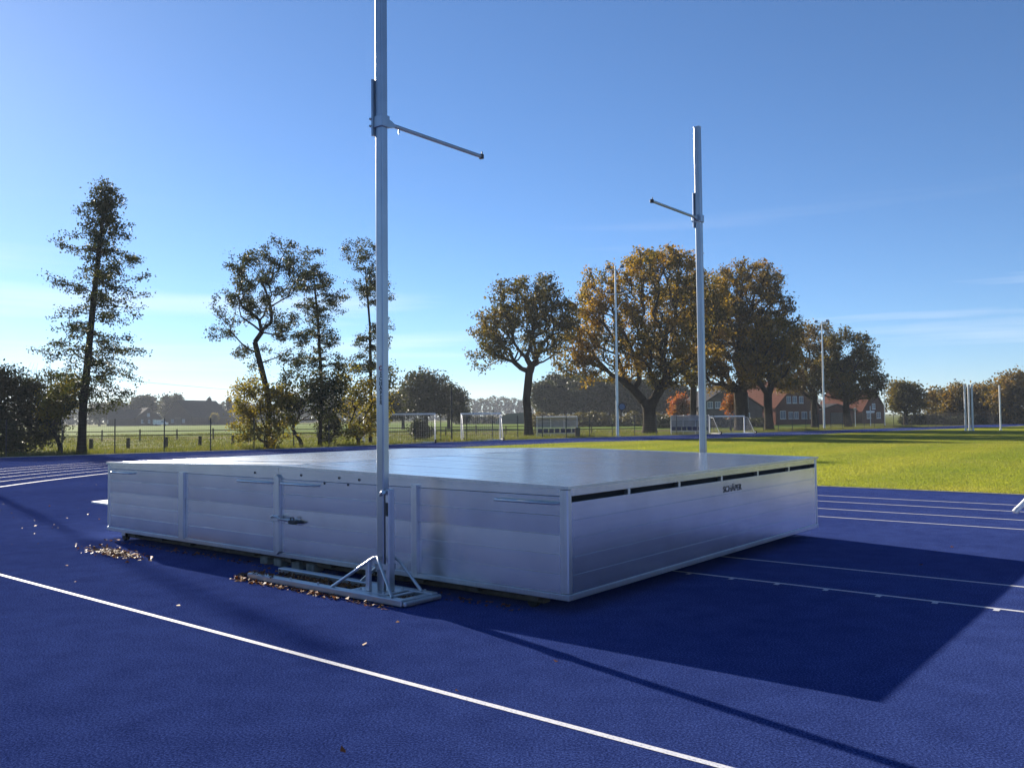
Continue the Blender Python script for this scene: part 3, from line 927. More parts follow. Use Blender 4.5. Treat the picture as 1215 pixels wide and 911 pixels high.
# timber rail fences in the meadow
def rail_fence(name, p0, p1, n, hgt, label, rails):
    root = empty(name, (*p0, 0)); tag(root, label, "fence")
    p0, p1 = np.array(p0, float), np.array(p1, float)
    d = (p1 - p0); ln = np.linalg.norm(d); rz = math.atan2(d[1], d[0]); root.rotation_euler.z = rz
    for i in range(n):
        x = ln * i / (n - 1)
        hh = hgt * random.uniform(0.92, 1.08)
        MB().tube([(x, 0, -0.1), (x + random.uniform(-.03, .03), random.uniform(-.03, .03), hh)], 0.065, 7).build("post", M['timber'], root)
    for z in rails:
        for i in range(n - 1):
            x0_, x1_ = ln * i / (n - 1), ln * (i + 1) / (n - 1)
            MB().box((x0_ + 0.0, -0.115, z - 0.04), (x1_ - 0.02, -0.087, z + 0.04 + random.uniform(-.01, .01))).build("rail", M['timber'], root)
rail_fence("timber_fence", (-42, 74), (20, 93), 22, 0.95, "low weathered post and rail fence crossing the meadow", (0.45, 0.82))
stub_y = [(152, 55.5), (197, 57.5), (237, 59.5), (276, 61.5), (108, 54)]
for px, Y in stub_y:
    o = MB().tube([(0, 0, -0.1), (0.02, 0.01, 0.66)], [0.13, 0.12], 8).build("timber_stub", M['timber'], None, (X_at(px, Y), Y, 0))
    tag(o, "short thick timber stub standing alone in the grass behind the mesh fence", "post", "timber stubs in the meadow")

# ------------------------------------------------------------------ trees
def skeleton(trunk, attr, bf=0.35, seed=0):
    """connect attractor points to a trunk so that paths stay short (natural branching)"""
    rg = np.random.default_rng(seed)
    nodes = [np.array(trunk[0], float)]; par = [-1]; plen = [0.0]
    for a, b_ in zip(trunk[:-1], trunk[1:]):
        a, b_ = np.array(a, float), np.array(b_, float)
        k = max(1, int(np.linalg.norm(b_ - a) / 0.5))
        for i in range(1, k + 1):
            p = a + (b_ - a) * i / k
            plen.append(plen[-1] + np.linalg.norm(p - nodes[-1])); par.append(len(nodes) - 1); nodes.append(p)
    nt_ = len(nodes)
    top = nodes[-1]
    minz = trunk[1][2] if len(trunk) > 2 else trunk[0][2]
    order = np.argsort(np.linalg.norm(attr - top, axis=1))
    Narr = np.zeros((len(nodes) + 3 * len(attr) + 5, 3)); Narr[:nt_] = nodes
    L = np.zeros(len(Narr)); L[:nt_] = plen
    n = nt_
    for i in order:
        p = attr[i]
        d = np.linalg.norm(Narr[:n] - p, axis=1)
        cost = d + bf * L[:n]
        cost[:nt_][Narr[:nt_, 2] < minz] += 1e3
        cost += np.maximum(0, Narr[:n, 2] - p[2]) * 0.35          # avoid growing down
        j = int(np.argmin(cost))
        dist = d[j]
        if dist > 1.2:                                              # bend long limbs a little
            mid = Narr[j] * 0.5 + p * 0.5 + rg.normal(0, 0.07 * dist, 3) + np.array([0, 0, -0.03 * dist])
            Narr[n] = mid; L[n] = L[j] + np.linalg.norm(mid - Narr[j]); par.append(j); j = n; n += 1
        Narr[n] = p; L[n] = L[j] + np.linalg.norm(p - Narr[j]); par.append(j); n += 1
    return Narr[:n], np.array(par), nt_

def tree_meshes(trunk, attr, r_base, leaves_per, sigma, leaf, mat, seed, bark='bark', bf=0.35, tip=0.012, skip=0.0, flatten=0.75, aspect=0.62, rpow=1.95):
    rg = np.random.default_rng(seed)
    Nn, par, nt_ = skeleton(trunk, attr, bf, seed)
    n = len(Nn)
    w = np.zeros(n); has = np.zeros(n, bool)
    for i in range(1, n): has[par[i]] = True
    w[~has] = 1.0
    for i in range(n - 1, 0, -1): w[par[i]] += w[i]
    rad = np.power(w / w[0], 1 / rpow) * r_base
    rad = np.maximum(rad, tip)
    # flare at the foot
    for i in range(nt_):
        rad[i] *= 1 + 0.45 * math.exp(-(Nn[i, 2] - Nn[0, 2]) / 0.6)
    V, F = [], []
    k = 6
    ang = np.arange(k) * 2 * math.pi / k
    for i in range(1, n):
        a, b_ = Nn[par[i]], Nn[i]
        d = b_ - a; l = np.linalg.norm(d)
        if l < 1e-4: continue
        d /= l
        ref = np.array([0, 0, 1.0]) if abs(d[2]) < 0.9 else np.array([1.0, 0, 0])
        e1 = np.cross(d, ref); e1 /= np.linalg.norm(e1); e2 = np.cross(d, e1)
        kk = k if rad[i] > 0.05 else 3
        an = ang if kk == k else np.arange(3) * 2.094
        ring = np.outer(np.cos(an), e1) + np.outer(np.sin(an), e2)
        ra = rad[par[i]] if i < nt_ else min(rad[par[i]], rad[i] * 1.35)
        base = len(V)
        V += list(map(tuple, a + ring * ra)) + list(map(tuple, b_ + ring * rad[i]))
        F += [(base + q, base + (q + 1) % kk, base + kk + (q + 1) % kk, base + kk + q) for q in range(kk)]
    me = bpy.data.meshes.new("trunk")
    me.from_pydata(V, [], F)
    me.polygons.foreach_set("use_smooth", np.ones(len(F), bool))
    me.materials.append(M[bark]); me.update()
    ends = np.where((w <= 3) & (np.arange(n) >= nt_))[0]
    if skip > 0:
        ends = ends[rg.uniform(size=len(ends)) > skip]
    cnt = rg.poisson(leaves_per * 1.8, len(ends))
    idx = np.repeat(ends, cnt)
    t = rg.uniform(0.2, 1.15, len(idx))[:, None]
    C = Nn[par[idx]] * (1 - t) + Nn[idx] * t
    C = C + rg.normal(0, sigma, (len(idx), 3)) * np.array([1, 1, flatten])
    return me, C

def make_tree(name, label, loc, trunk, attr, r_base, leaves_per, sigma, leaf, mat, seed, group=None, cat="tree", **kw):
    global rng
    rng = np.random.default_rng(seed + 1000)
    root = empty(name, loc); tag(root, label, cat, group)
    me, C = tree_meshes(trunk, attr, r_base, leaves_per, sigma, leaf, mat, seed, **kw)
    add("trunk", me, root)
    C[:, 2] = np.maximum(C[:, 2], 0.05)
    leaf_cloud(C, leaf, "crown", M[mat], parent=root, aspect=kw.get('aspect', 0.62))
    return root

def lobes(seed, spec, n, shell=0.55):
    """points in a union of ellipsoids (cx,cy,cz,rx,ry,rz,weight), mostly near the surface"""
    rg = np.random.default_rng(seed)
    wts = np.array([s[6] if len(s) > 6 else s[3] * s[4] * s[5] for s in spec]); wts = wts / wts.sum()
    out = []
    for s, k in zip(spec, rg.multinomial(n, wts)):
        d = rg.normal(size=(k, 3)); d /= np.linalg.norm(d, axis=1)[:, None]
        r = np.power(rg.uniform(shell ** 3, 1, k), 1 / 3)[:, None]
        out.append(np.array(s[:3]) + d * r * np.array(s[3:6]))
    return np.concatenate(out)

def px_lobes(px0, Y, items):
    """ellipsoids given as bearing/height/half-width/half-height of crown masses; depth made round"""
    X0 = X_at(px0, Y)
    return [(X_at(px, Y) - X0, dy, Z_at(px, py, Y), rw_ * Y / FPX, (rw_ * Y / FPX) * 0.9, rh_ * Y / FPX) for px, py, rw_, rh_, dy in items]

# --- tall conical alder at the left: tiers of level boughs
def tiered(seed, H, z0, rmax, lean, n_boughs):
    """boughs leaving a straight trunk at all heights, longer below, each carrying a few clumps"""
    rg = np.random.default_rng(seed); out = []
    for i in range(n_boughs):
        f = (i + rg.uniform(-0.8, 0.8)) / (n_boughs - 1)
        f = min(max(f, 0), 1)
        z = z0 + (H - z0) * f
        r1 = rmax * min(1.0, 0.12 + (1 - f) * 1.9) * (0.6 + 0.4 * min(1, f / 0.15)) * rg.uniform(0.45, 1.15)
        a = i * 2.4 + rg.normal(0, 0.5)
        tilt = rg.normal(0.12 if f > 0.4 else -0.18, 0.18)
        for q in np.linspace(0.3, 1, 4):
            out.append((lean * z / H + math.cos(a) * r1 * q + rg.normal(0, .16), math.sin(a) * r1 * q + rg.normal(0, .16), min(H + .2, z + tilt * r1 * q + rg.normal(0, .16))))
    return np.array(out)
Y1 = 45.6; H1 = 14.2
make_tree("alder_tree", "tall narrow alder with a single straight trunk beside the dark thicket", (X_at(97, Y1), Y1, 0),
          [(0, 0, -0.1), (0.05, 0, 2.3), (0.55, 0, 8), (1.1, 0, 13.4)], tiered(3, H1, 2.7, 2.75, 1.15, 120), 0.20, 27, 0.19, 0.125, 'alder', 11, flatten=0.6, bf=0.15)
Y2 = 52.5
make_tree("alder_tree", "forked open alder rising from a yellowing bush", (X_at(320, Y2), Y2, 0),
          [(0, 0, -0.1), (-0.1, 0, 3.2), (-0.6, 0, 5.2), (-0.95, 0.1, 6.5)],
          lobes(21, px_lobes(320, Y2, [(298, 318, 34, 24, 0), (330, 300, 22, 24, .3), (345, 330, 30, 28, -.4), (285, 360, 34, 26, .2), (265, 393, 20, 12, 0), (330, 385, 30, 20, .4), (350, 425, 22, 14, 0), (300, 420, 24, 16, .2), (310, 350, 30, 26, -.6)]), 330, 0.3),
          0.18, 32, 0.175, 0.125, 'alder', 12, bf=0.22)
Y3 = 54.0
make_tree("alder_tree", "slender upright alder with wispy boughs, second of the three by the fence", (X_at(379, Y3), Y3, 0),
          [(0, 0, -0.1), (0.12, 0, 4.0), (-0.1, 0, 8), (-0.45, 0, 11.6)],
          lobes(22, px_lobes(379, Y3, [(370, 305, 18, 16, 0), (372, 335, 28, 18, .2), (380, 368, 30, 18, -.3), (375, 400, 30, 16, .2), (385, 430, 30, 16, 0), (398, 350, 14, 24, 0)]), 190, 0.3),
          0.115, 32, 0.175, 0.125, 'alder', 13, bf=0.15, flatten=0.55)
Y4 = 58.0
make_tree("alder_tree", "slim alder partly hidden behind the near vault standard's pole", (X_at(439, Y4), Y4, 0),
          [(0, 0, -0.1), (0.05, 0, 4), (0.0, 0, 8), (-0.3, 0, 12.0)],
          lobes(23, px_lobes(439, Y4, [(430, 297, 22, 18, 0), (438, 330, 26, 18, .2), (446, 350, 26, 16, -.2), (440, 405, 22, 20, .2), (455, 395, 16, 22, 0), (430, 430, 26, 18, 0)]), 190, 0.3),
          0.115, 32, 0.18, 0.125, 'alder', 14, bf=0.15, flatten=0.55)

def shrub(name, label, px, Y, items, n, leaves_per, sigma, leaf, mat, seed, group=None, stems=4, cat="shrub", r=0.10):
    sp = px_lobes(px, Y, items)
    return make_tree(name, label, (X_at(px, Y), Y, 0), [(0, 0, -0.1), (0, 0, 0.35)], lobes(seed, sp, n, 0.2), r, leaves_per, sigma, leaf, mat, seed, group, cat, bf=0.3)
shrub("bush", "yellowing bush wrapped round the foot of the forked alder", 315, 51.8, [(300, 470, 26, 32, 0), (330, 490, 24, 36, 0), (290, 505, 18, 22, 0), (318, 512, 26, 18, -.3)], 230, 22, 0.22, 0.15, 'yellowing', 31)
shrub("small_tree", "round green small tree between the forked and slender alders", 357, 53.2, [(355, 465, 32, 28, 0), (385, 470, 28, 30, .3), (345, 490, 18, 20, 0), (400, 455, 16, 16, 0)], 220, 24, 0.24, 0.16, 'alder', 32, cat="tree")
shrub("bush", "loose yellow-green bush left of the near vault pole", 425, 56.5, [(415, 465, 16, 34, 0), (440, 480, 26, 36, 0), (425, 505, 26, 20, 0), (455, 450, 18, 26, 0)], 210, 18, 0.24, 0.16, 'yellowing', 33)
shrub("bush", "low dark green bush by the mesh fence under the alders", 390, 57.0, [(392, 508, 16, 18, 0)], 60, 22, 0.2, 0.15, 'alder', 34)
shrub("bush", "small dark bush seen through the goal net", 500, 66.0, [(500, 512, 14, 14, 0), (492, 505, 10, 12, 0)], 60, 22, 0.2, 0.16, 'dark_leaf', 35)
# thicket at the left edge
shrub("thicket", "tall dark thicket with feathery top", 25, 48.5, [(10, 470, 36, 36, 0), (45, 480, 34, 38, .5), (-20, 475, 40, 44, 0), (20, 510, 46, 26, -.3), (60, 505, 22, 26, 0), (-45, 490, 40, 45, 1)], 620, 26, 0.26, 0.17, 'dark_leaf', 36, r=0.14)
shrub("bush", "yellow-green bush leaning out of the dark thicket beside the tall alder", 72, 47.6, [(70, 478, 20, 18, 0), (82, 462, 14, 20, 0), (60, 495, 14, 14, 0)], 120, 20, 0.22, 0.15, 'yellowing', 37)
shrub("bush", "rounded leafy bush in front of the dark thicket", 8, 45.8, [(5, 520, 26, 18, 0), (-20, 515, 30, 24, 0), (15, 530, 20, 10, 0)], 140, 26, 0.2, 0.14, 'alder', 38)
# feathery bare shoots over the thicket
rg_ = np.random.default_rng(5)
tw = MB()
for i in range(150):
    px = rg_.uniform(-30, 66); Y = 48.5 + rg_.uniform(-1, 1)
    x = X_at(px, Y); z = Z_at(px, rg_.uniform(445, 470), Y); h = rg_.uniform(0.5, 1.3)
    tw.tube([(x, Y, z - 0.8), (x + rg_.normal(0, .15), Y, z + h * .3), (x + rg_.normal(0, .3), Y + rg_.normal(0, .2), z + h * .8)], [0.016, 0.011, 0.005], 3, caps=False)
tb = [o for o in bpy.data.objects if o.name.startswith("thicket")][0]
o = tw.build("bare_shoots", M['hedge'], tb, (-tb.location.x, -tb.location.y, 0))

# --- oaks
def oak(px, Y, trunk, items, n, r, lp, label, seed, mat='oak', group="old oaks beyond the far straight", leaf=0.30, sigma=0.42, shell=0.5, skip=0.0, bf=0.42):
    return make_tree("oak_tree", label, (X_at(px, Y), Y, 0), trunk, lobes(seed, px_lobes(px, Y, items), n, shell), r, lp * 1.45, sigma * 0.72, leaf * 0.80, mat, seed, None, "tree", bf=bf, tip=0.018, skip=skip, rpow=2.0)
oak(627, 80, [(0, 0, -0.1), (-0.1, 0, 2.2), (-0.2, 0, 3.4), (0.1, 0.2, 6.0)],
    [(620, 355, 44, 30, 0), (585, 395, 32, 34, 0), (655, 385, 34, 38, 0), (620, 395, 52, 40, 0), (572, 420, 18, 18, 0), (640, 340, 34, 16, 0), (672, 372, 18, 20, 0)], 430, 0.42, 17,
    "smaller round oak standing apart with a low forked trunk", 41, 'oak_green', shell=0.35)
oak(770, 84, [(0, 0, -0.1), (0, 0, 1.5), (-0.05, 0, 2.6)],
    [(780, 330, 58, 38, 0), (720, 350, 46, 38, 0), (690, 400, 36, 46, 0), (735, 400, 60, 55, 0), (800, 400, 60, 62, 0), (700, 440, 26, 18, 0), (840, 370, 34, 56, 0), (680, 432, 26, 20, 0), (790, 310, 40, 18, 0), (768, 440, 40, 26, .4)], 760, 0.64, 22,
    "broad golden oak with a thick trunk splitting into heavy limbs", 42, 'oak', leaf=0.32)
oak(822, 96, [(0, 0, -0.1), (0, 0, 2.5), (0.1, 0, 5.0)],
    [(822, 360, 46, 46, 0), (815, 410, 40, 40, 0), (835, 430, 30, 26, 0)], 260, 0.38, 20,
    "straight-trunked oak squeezed behind the golden oak", 43, 'oak_brown', leaf=0.32)
oak(880, 98, [(0, 0, -0.1), (-0.1, 0, 2.6), (-0.1, 0, 5.2)],
    [(890, 345, 52, 38, 0), (850, 380, 46, 54, 0), (905, 390, 46, 54, 0), (880, 420, 64, 46, 0), (925, 400, 26, 40, 0), (840, 440, 30, 26, 0), (900, 325, 26, 20, 0)], 700, 0.80, 24,
    "large dark oak with the thickest trunk, in front of the grey gabled house", 44, 'oak_brown', leaf=0.34)
oak(912, 93, [(0, 0, -0.1), (-0.1, 0, 2.2), (-0.1, 0, 4.0)],
    [(912, 425, 38, 28, 0), (930, 440, 24, 22, 0), (890, 440, 22, 18, 0), (915, 400, 34, 28, 0)], 240, 0.45, 18,
    "lean oak with fanned bare lower branches beside the red house", 45, 'oak', leaf=0.30)
oak(966, 118, [(0, 0, -0.1), (-0.1, 0, 2.2), (0, 0, 4.5)],
    [(968, 408, 34, 28, 0), (945, 430, 28, 30, 0), (985, 435, 30, 30, 0), (940, 455, 26, 14, 0), (960, 450, 40, 18, 0)], 300, 0.42, 20,
    "russet oak in front of the red-roofed house", 46, 'oak_brown', leaf=0.36, sigma=0.5)
oak(1006, 114, [(0, 0, -0.1), (-0.3, 0, 2.4), (-0.2, 0, 4.2)],
    [(1005, 415, 34, 26, 0), (1025, 440, 24, 34, 0), (985, 440, 28, 32, 0), (1008, 450, 42, 26, 0), (1035, 458, 14, 18, 0)], 330, 0.42, 20,
    "outermost oak of the row with a slightly drooping crown", 47, 'oak_green', leaf=0.36, sigma=0.5)
# orange tree and small autumn trees
shrub("small_tree", "bright orange-red autumn tree beyond the shelter", 808, 125, [(808, 480, 10, 12, 0), (803, 488, 8, 7, 0)], 70, 24, 0.4, 0.34, 'red_leaf', 51, cat="tree")
shrub("small_tree", "thin yellow-orange sapling against the grey gabled house", 866, 100, [(866, 482, 8, 18, 0)], 50, 14, 0.3, 0.24, 'red_leaf', 52, cat="tree")
# trees at the right edge
def plain_tree(px, Y, items, n, label, seed, mat, leaf=0.4, sg=0.55, r=0.3, lp=22):
    return make_tree("broadleaf_tree", label, (X_at(px, Y), Y, 0), [(0, 0, -0.1), (0, 0, 1.6), (0, 0, 2.6)], lobes(seed, px_lobes(px, Y, items), n, 0.3), r, lp, sg, leaf, mat, seed, None, "tree", bf=0.3)
plain_tree(1074, 132, [(1074, 472, 22, 18, 0), (1072, 460, 12, 12, 0), (1088, 480, 10, 10, 0)], 150, "pyramid-shaped small tree standing clear beside the last house", 61, 'oak_green')
plain_tree(1118, 138, [(1112, 478, 18, 16, 0), (1125, 470, 18, 14, 0), (1140, 480, 20, 20, 0), (1120, 494, 22, 9, 0)], 190, "golden-tinged tree at the left end of the right-hand wood", 62, 'oak_brown')
plain_tree(1142, 134, [(1138, 472, 20, 18, 0), (1150, 482, 20, 18, 0), (1128, 488, 18, 14, 0), (1150, 495, 24, 9, 0)], 220, "dark brown tree behind the throwing cage posts", 63, 'oak_brown')
plain_tree(1172, 136, [(1172, 478, 24, 22, 0), (1165, 466, 14, 12, 0), (1180, 490, 26, 14, 0)], 220, "reddish-brown tree between the cage posts and the lone post", 64, 'oak_brown')
plain_tree(1203, 128, [(1198, 456, 20, 18, 0), (1215, 462, 24, 24, 0), (1190, 475, 22, 20, 0), (1215, 485, 26, 18, 0)], 260, "tallest tree of the right-hand wood, above the lone white post", 65, 'oak_brown')
plain_tree(1246, 128, [(1246, 462, 26, 30, 0)], 160, "bushy tree at the far end of the right-hand wood", 66, 'oak_green')

# dense undergrowth masses (uncountable): hedges and far woods
def mass(name, label, spec, n, leaf, mat, seed, cat, sig=0.3, kind="stuff"):
    global rng
    rng = np.random.default_rng(seed)
    C = lobes(seed, spec, n, 0.75)
    C = C[C[:, 2] > 0.02]
    o = leaf_cloud(C, leaf, name, M[mat])
    return tag(o, label, cat, kind=kind)
def wall_of_lobes(px0, px1, Y, top, k, seed, jit=4, depth=3.0):
    rg = np.random.default_rng(seed); sp = []
    for px in np.linspace(px0, px1, k):
        zt_ = Z_at(px, top + rg.normal(0, jit), Y)
        wd_ = abs(px1 - px0) / k * 0.95 * Y / FPX
        sp.append((X_at(px, Y), Y + rg.normal(0, depth * 0.3), zt_ * 0.45, wd_, depth, max(0.4, zt_ * 0.55)))
    return sp
mass("undergrowth", "dark undergrowth closing the foot of the right-hand wood", wall_of_lobes(1085, 1330, 133, 492, 18, 71, 4, 4.0), 12000, 0.42, 'dark_leaf', 71, "undergrowth")
mass("hedge", "clipped dark hedge running in front of the houses", wall_of_lobes(770, 900, 122, 495, 12, 72, 0.7, 1.6), 7000, 0.34, 'dark_leaf', 72, "hedge")
mass("hedge", "olive brushwood strip below the far dark wood", wall_of_lobes(640, 800, 150, 491, 14, 73, 2.0, 2.5), 9000, 0.45, 'hedge', 73, "hedge")
mass("distant_wood", "hazy blue far wood along the horizon behind the oaks", wall_of_lobes(430, 1010, 620, 472, 46, 74, 2.5, 12), 26000, 1.9, 'far_leaf', 74, "woodland")
mass("distant_wood", "hazy far wood along the horizon behind the farm", wall_of_lobes(-120, 460, 480, 480, 46, 75, 3.2, 12), 26000, 1.5, 'far_leaf', 75, "woodland")
mass("hedge", "scrubby hedge in the fields by the green covered heap", wall_of_lobes(545, 640, 240, 492, 9, 76, 1.5, 3), 4000, 0.7, 'far_leaf', 76, "hedge")

# unseen wood added behind the camera to darken what the metal faces mirror
bw = [(x, -62 + 9 * math.sin(x * 0.05), 4.5 + 1.2 * math.sin(x * 0.31) + 0.9 * math.sin(x * 0.13 + 1), 5.5, 4.5, 5.2 + 1.1 * math.sin(x * 0.31)) for x in np.arange(-110, 131, 7.0)]
mass("reflection_wood", "unseen wood added behind the camera for the metal to mirror", bw, 30000, 0.9, 'dark_leaf', 77, "woodland")

# far wood block of single trees with visible trunks
def far_tree_proto(seed, H, rad, mat, name, leaf):
    spec = [(0, 0, H * 0.62, rad, rad, H * 0.36), (rad * .4, 0, H * 0.72, rad * .7, rad * .7, H * .26), (-rad * .5, .3, H * .55, rad * .7, rad * .7, H * .28)]
    return make_tree(name, "x", (0, 0, 0), [(0, 0, -0.1), (0, 0, H * 0.22), (0.1, 0, H * 0.4)], lobes(seed, spec, 130, 0.5), 0.30, 24, 0.62, leaf, mat, seed, None, "tree", bf=0.3, tip=0.03)
protos = [far_tree_proto(80 + i, 10.5, 3.2, 'far_leaf', "wood_tree", 0.62) for i in range(3)]
used = [False] * 3
rg_ = np.random.default_rng(9)
for i in range(22):
    px = 648 + (806 - 648) * i / 21 + rg_.normal(0, 2); Y = 185 + (i % 3) * 7 + rg_.normal(0, 1.5)
    k = i % 3
    o = protos[k] if not used[k] else copy_tree(protos[k])
    used[k] = True
    o.location = (X_at(px, Y), Y, 0); o.rotation_euler.z = rg_.uniform(0, 6.28)
    s = rg_.uniform(0.92, 1.1) * (0.86 if i in (0, 20, 21) else 1)
    o.scale = (s * 1.05, s * 1.05, s * (1.0 if i < 14 else 0.92))
    tag(o, "dark tree standing in the dense far wood block behind the golden oak", "tree", "trees of the far wood block")
big = far_tree_proto(90, 9.0, 3.6, 'far_leaf', "field_tree", 0.42)
used_b = False
for px, Y, s, lb in ((505, 132, 1.0, "tallest bushy tree behind the left goal, beyond the fence"), (532, 138, 0.80, "lower bushy tree beside the dark net pole"), (478, 140, 0.72, "bushy tree just right of the near vault pole"), (458, 128, 0.6, "small bushy tree hidden mostly by the near vault pole"), (548, 150, .42, "lowest rounded tree at the end of the field tree clump")):
    o = big if not used_b else copy_tree(big)
    used_b = True
    o.location = (X_at(px, Y), Y, 0); o.rotation_euler.z = px; o.scale = (s * 1.1, s * 1.1, s)
    tag(o, lb, "tree", "bushy trees behind the left goals")
# trees and spruces by the farm
for i, (px, Y, s, lb) in enumerate(((170, 335, 1.15, "hazy round tree rising behind the low farmhouse"), (205, 345, 1.2, "hazy round tree rising behind the big barn"), (140, 330, 0.95, "hazy tree between the low farmhouse and the dark distant house"),
                            (118, 325, 0.85, "hazy tree behind the dark distant house"), (290, 360, 0.9, "hazy tree just past the distant spruces"),
                            (350, 350, 1.1, None), (385, 345, 1.15, None), (412, 340, 1.0, None))):
    o = copy_tree(protos[i % 3]); o.location = (X_at(px, Y), Y, 0); o.rotation_euler.z = i * 2.1; o.scale = (s * 1.3, s * 1.3, s)
    tag(o, lb or "hazy far tree seen between the slim alder trunks", "tree", "trees around the distant farm")
def spruce(px, Y, H, rad, seed):
    rg = np.random.default_rng(seed); out = []
    for i in range(16):
        f = i / 15; z = H * (0.12 + 0.86 * f); r1 = rad * (1 - f) + 0.15
        for b in range(8):
            a = rg.uniform(0, 6.28)
            out.append((math.cos(a) * r1 * rg.uniform(.6, 1), math.sin(a) * r1 * rg.uniform(.6, 1), z - 0.25 * r1))
    o = make_tree("spruce_tree", "dark pointed spruce among the distant farm trees", (X_at(px, Y), Y, 0), [(0, 0, -.1), (0, 0, .8), (0, 0, H)], np.array(out), 0.25, 9, 0.35, 0.7, 'spruce', seed, "spruces by the distant farm", bf=0.1, tip=0.03)
    return o
sp0 = spruce(248, 345, 10.5, 1.9, 95)
for px, Y, s in ((271, 350, 1.02), (240, 352, .8), (262, 355, .75)):
    o = copy_tree(sp0); o.location = (X_at(px, Y), Y, 0); o.scale = (s, s, s)
yt = copy_tree(protos[1]); Yy = 318
yt.location = (X_at(254, Yy), Yy, 0); yt.scale = (.48, .48, .42)
tag(yt, "small yellowish round tree beside the spruces", "tree")
for ch in yt.children:
    if ch.name.startswith("crown"):
        ch.data = ch.data.copy(); ch.data.materials[0] = M['yellowing']

# ------------------------------------------------------------------ rough grass along the fence
rng = np.random.default_rng(17)
def blades(P, h, half_w, name, mat, lean=0.35):
    n = len(P)
    B = np.column_stack([P, np.zeros(n)])
    a = rng.uniform(0, 6.28, n); side = np.stack([np.cos(a), np.sin(a), np.zeros(n)], 1) * half_w
    ln = np.column_stack([rng.normal(0, lean, n) * h, rng.normal(0, lean, n) * h, h])
    V = np.stack([B - side, B + side, B + ln], 1)
    me = bpy.data.meshes.new(name)
    me.vertices.add(3 * n); me.loops.add(3 * n); me.polygons.add(n)
    me.vertices.foreach_set("co", V.reshape(-1)); me.loops.foreach_set("vertex_index", np.arange(3 * n, dtype=np.int32))
    me.polygons.foreach_set("loop_start", np.arange(0, 3 * n, 3, dtype=np.int32)); me.polygons.foreach_set("loop_total", np.full(n, 3, dtype=np.int32))
    at = me.attributes.new("rnd", 'FLOAT', 'FACE'); at.data.foreach_set("value", rng.uniform(0, 1, n).astype(np.float32))
    me.materials.append(M[mat]); me.update()
    return add(name, me)
def tall_grass():
    n = 42000
    d = rng.uniform(0, 120, n); P = np.stack([np.interp(d, cum, P2[:, 0]), np.interp(d, cum, P2[:, 1])], 1)
    j = np.clip(np.searchsorted(cum, d) - 1, 0, len(P2) - 2)
    dirs = np.diff(P2, axis=0)[j]; dirs /= np.linalg.norm(dirs, axis=1)[:, None]
    nn = np.stack([-dirs[:, 1], dirs[:, 0]], 1)
    w_ = np.abs(rng.normal(0, 1, n)) * 2.2 - 0.35
    P = P + nn * w_[:, None]
    clump = 0.5 + 0.5 * np.sin(P[:, 0] * 1.7) * np.sin(P[:, 1] * 2.3)
    h = rng.uniform(0.08, 0.30, n) * (0.6 + 0.9 * clump)
    return tag(blades(P, h, 0.012, "rough_grass", 'grass_blade'), "unmown rough grass growing along the foot of the mesh fence", "grass", kind="stuff")
tall_grass()
# mown blades over the pitch: points inside the infield outline
def inside(P, poly):
    x, y = P[:, 0], P[:, 1]; ins = np.zeros(len(P), bool)
    q = poly[-1]
    for p in poly:
        c = ((p[1] > y) != (q[1] > y)) & (x < (q[0] - p[0]) * (y - p[1]) / (q[1] - p[1] + 1e-12) + p[0])
        ins ^= c; q = p
    return ins
d = 15.0 / np.sqrt(rng.uniform(0.018, 1, 900000)); a = rng.uniform(R(-6), R(37), 900000)
P = np.stack([d * np.sin(a), d * np.cos(a)], 1)
P = P[inside(P, gp)][:330000]
hh = rng.uniform(0.022, 0.045, len(P)) * (1 + np.hypot(P[:, 0], P[:, 1]) / 120)
tag(blades(P, hh, 0.011 + 0.0, "pitch_grass", 'turf_blade', 0.5), "short mown grass covering the sunlit pitch", "grass", kind="stuff")
# meadow grass behind the fence
d = rng.uniform(46, 120, 60000); a = rng.uniform(R(-33), R(8), 60000)
P = np.stack([d * np.sin(a), d * np.cos(a)], 1)
P = P[~inside(P, [tuple(p) for p in outer] + [(170, 150), (150, -30), (60, -30)])]
hh = rng.uniform(0.10, 0.25, len(P)) * (0.7 + 0.5 * np.sin(P[:, 0] * 0.6) * np.sin(P[:, 1] * 0.35 + 1))
tag(blades(P, hh, 0.025, "meadow_grass", 'grass_blade', 0.5), "pasture grass in the meadow behind the mesh fence", "grass", kind="stuff")

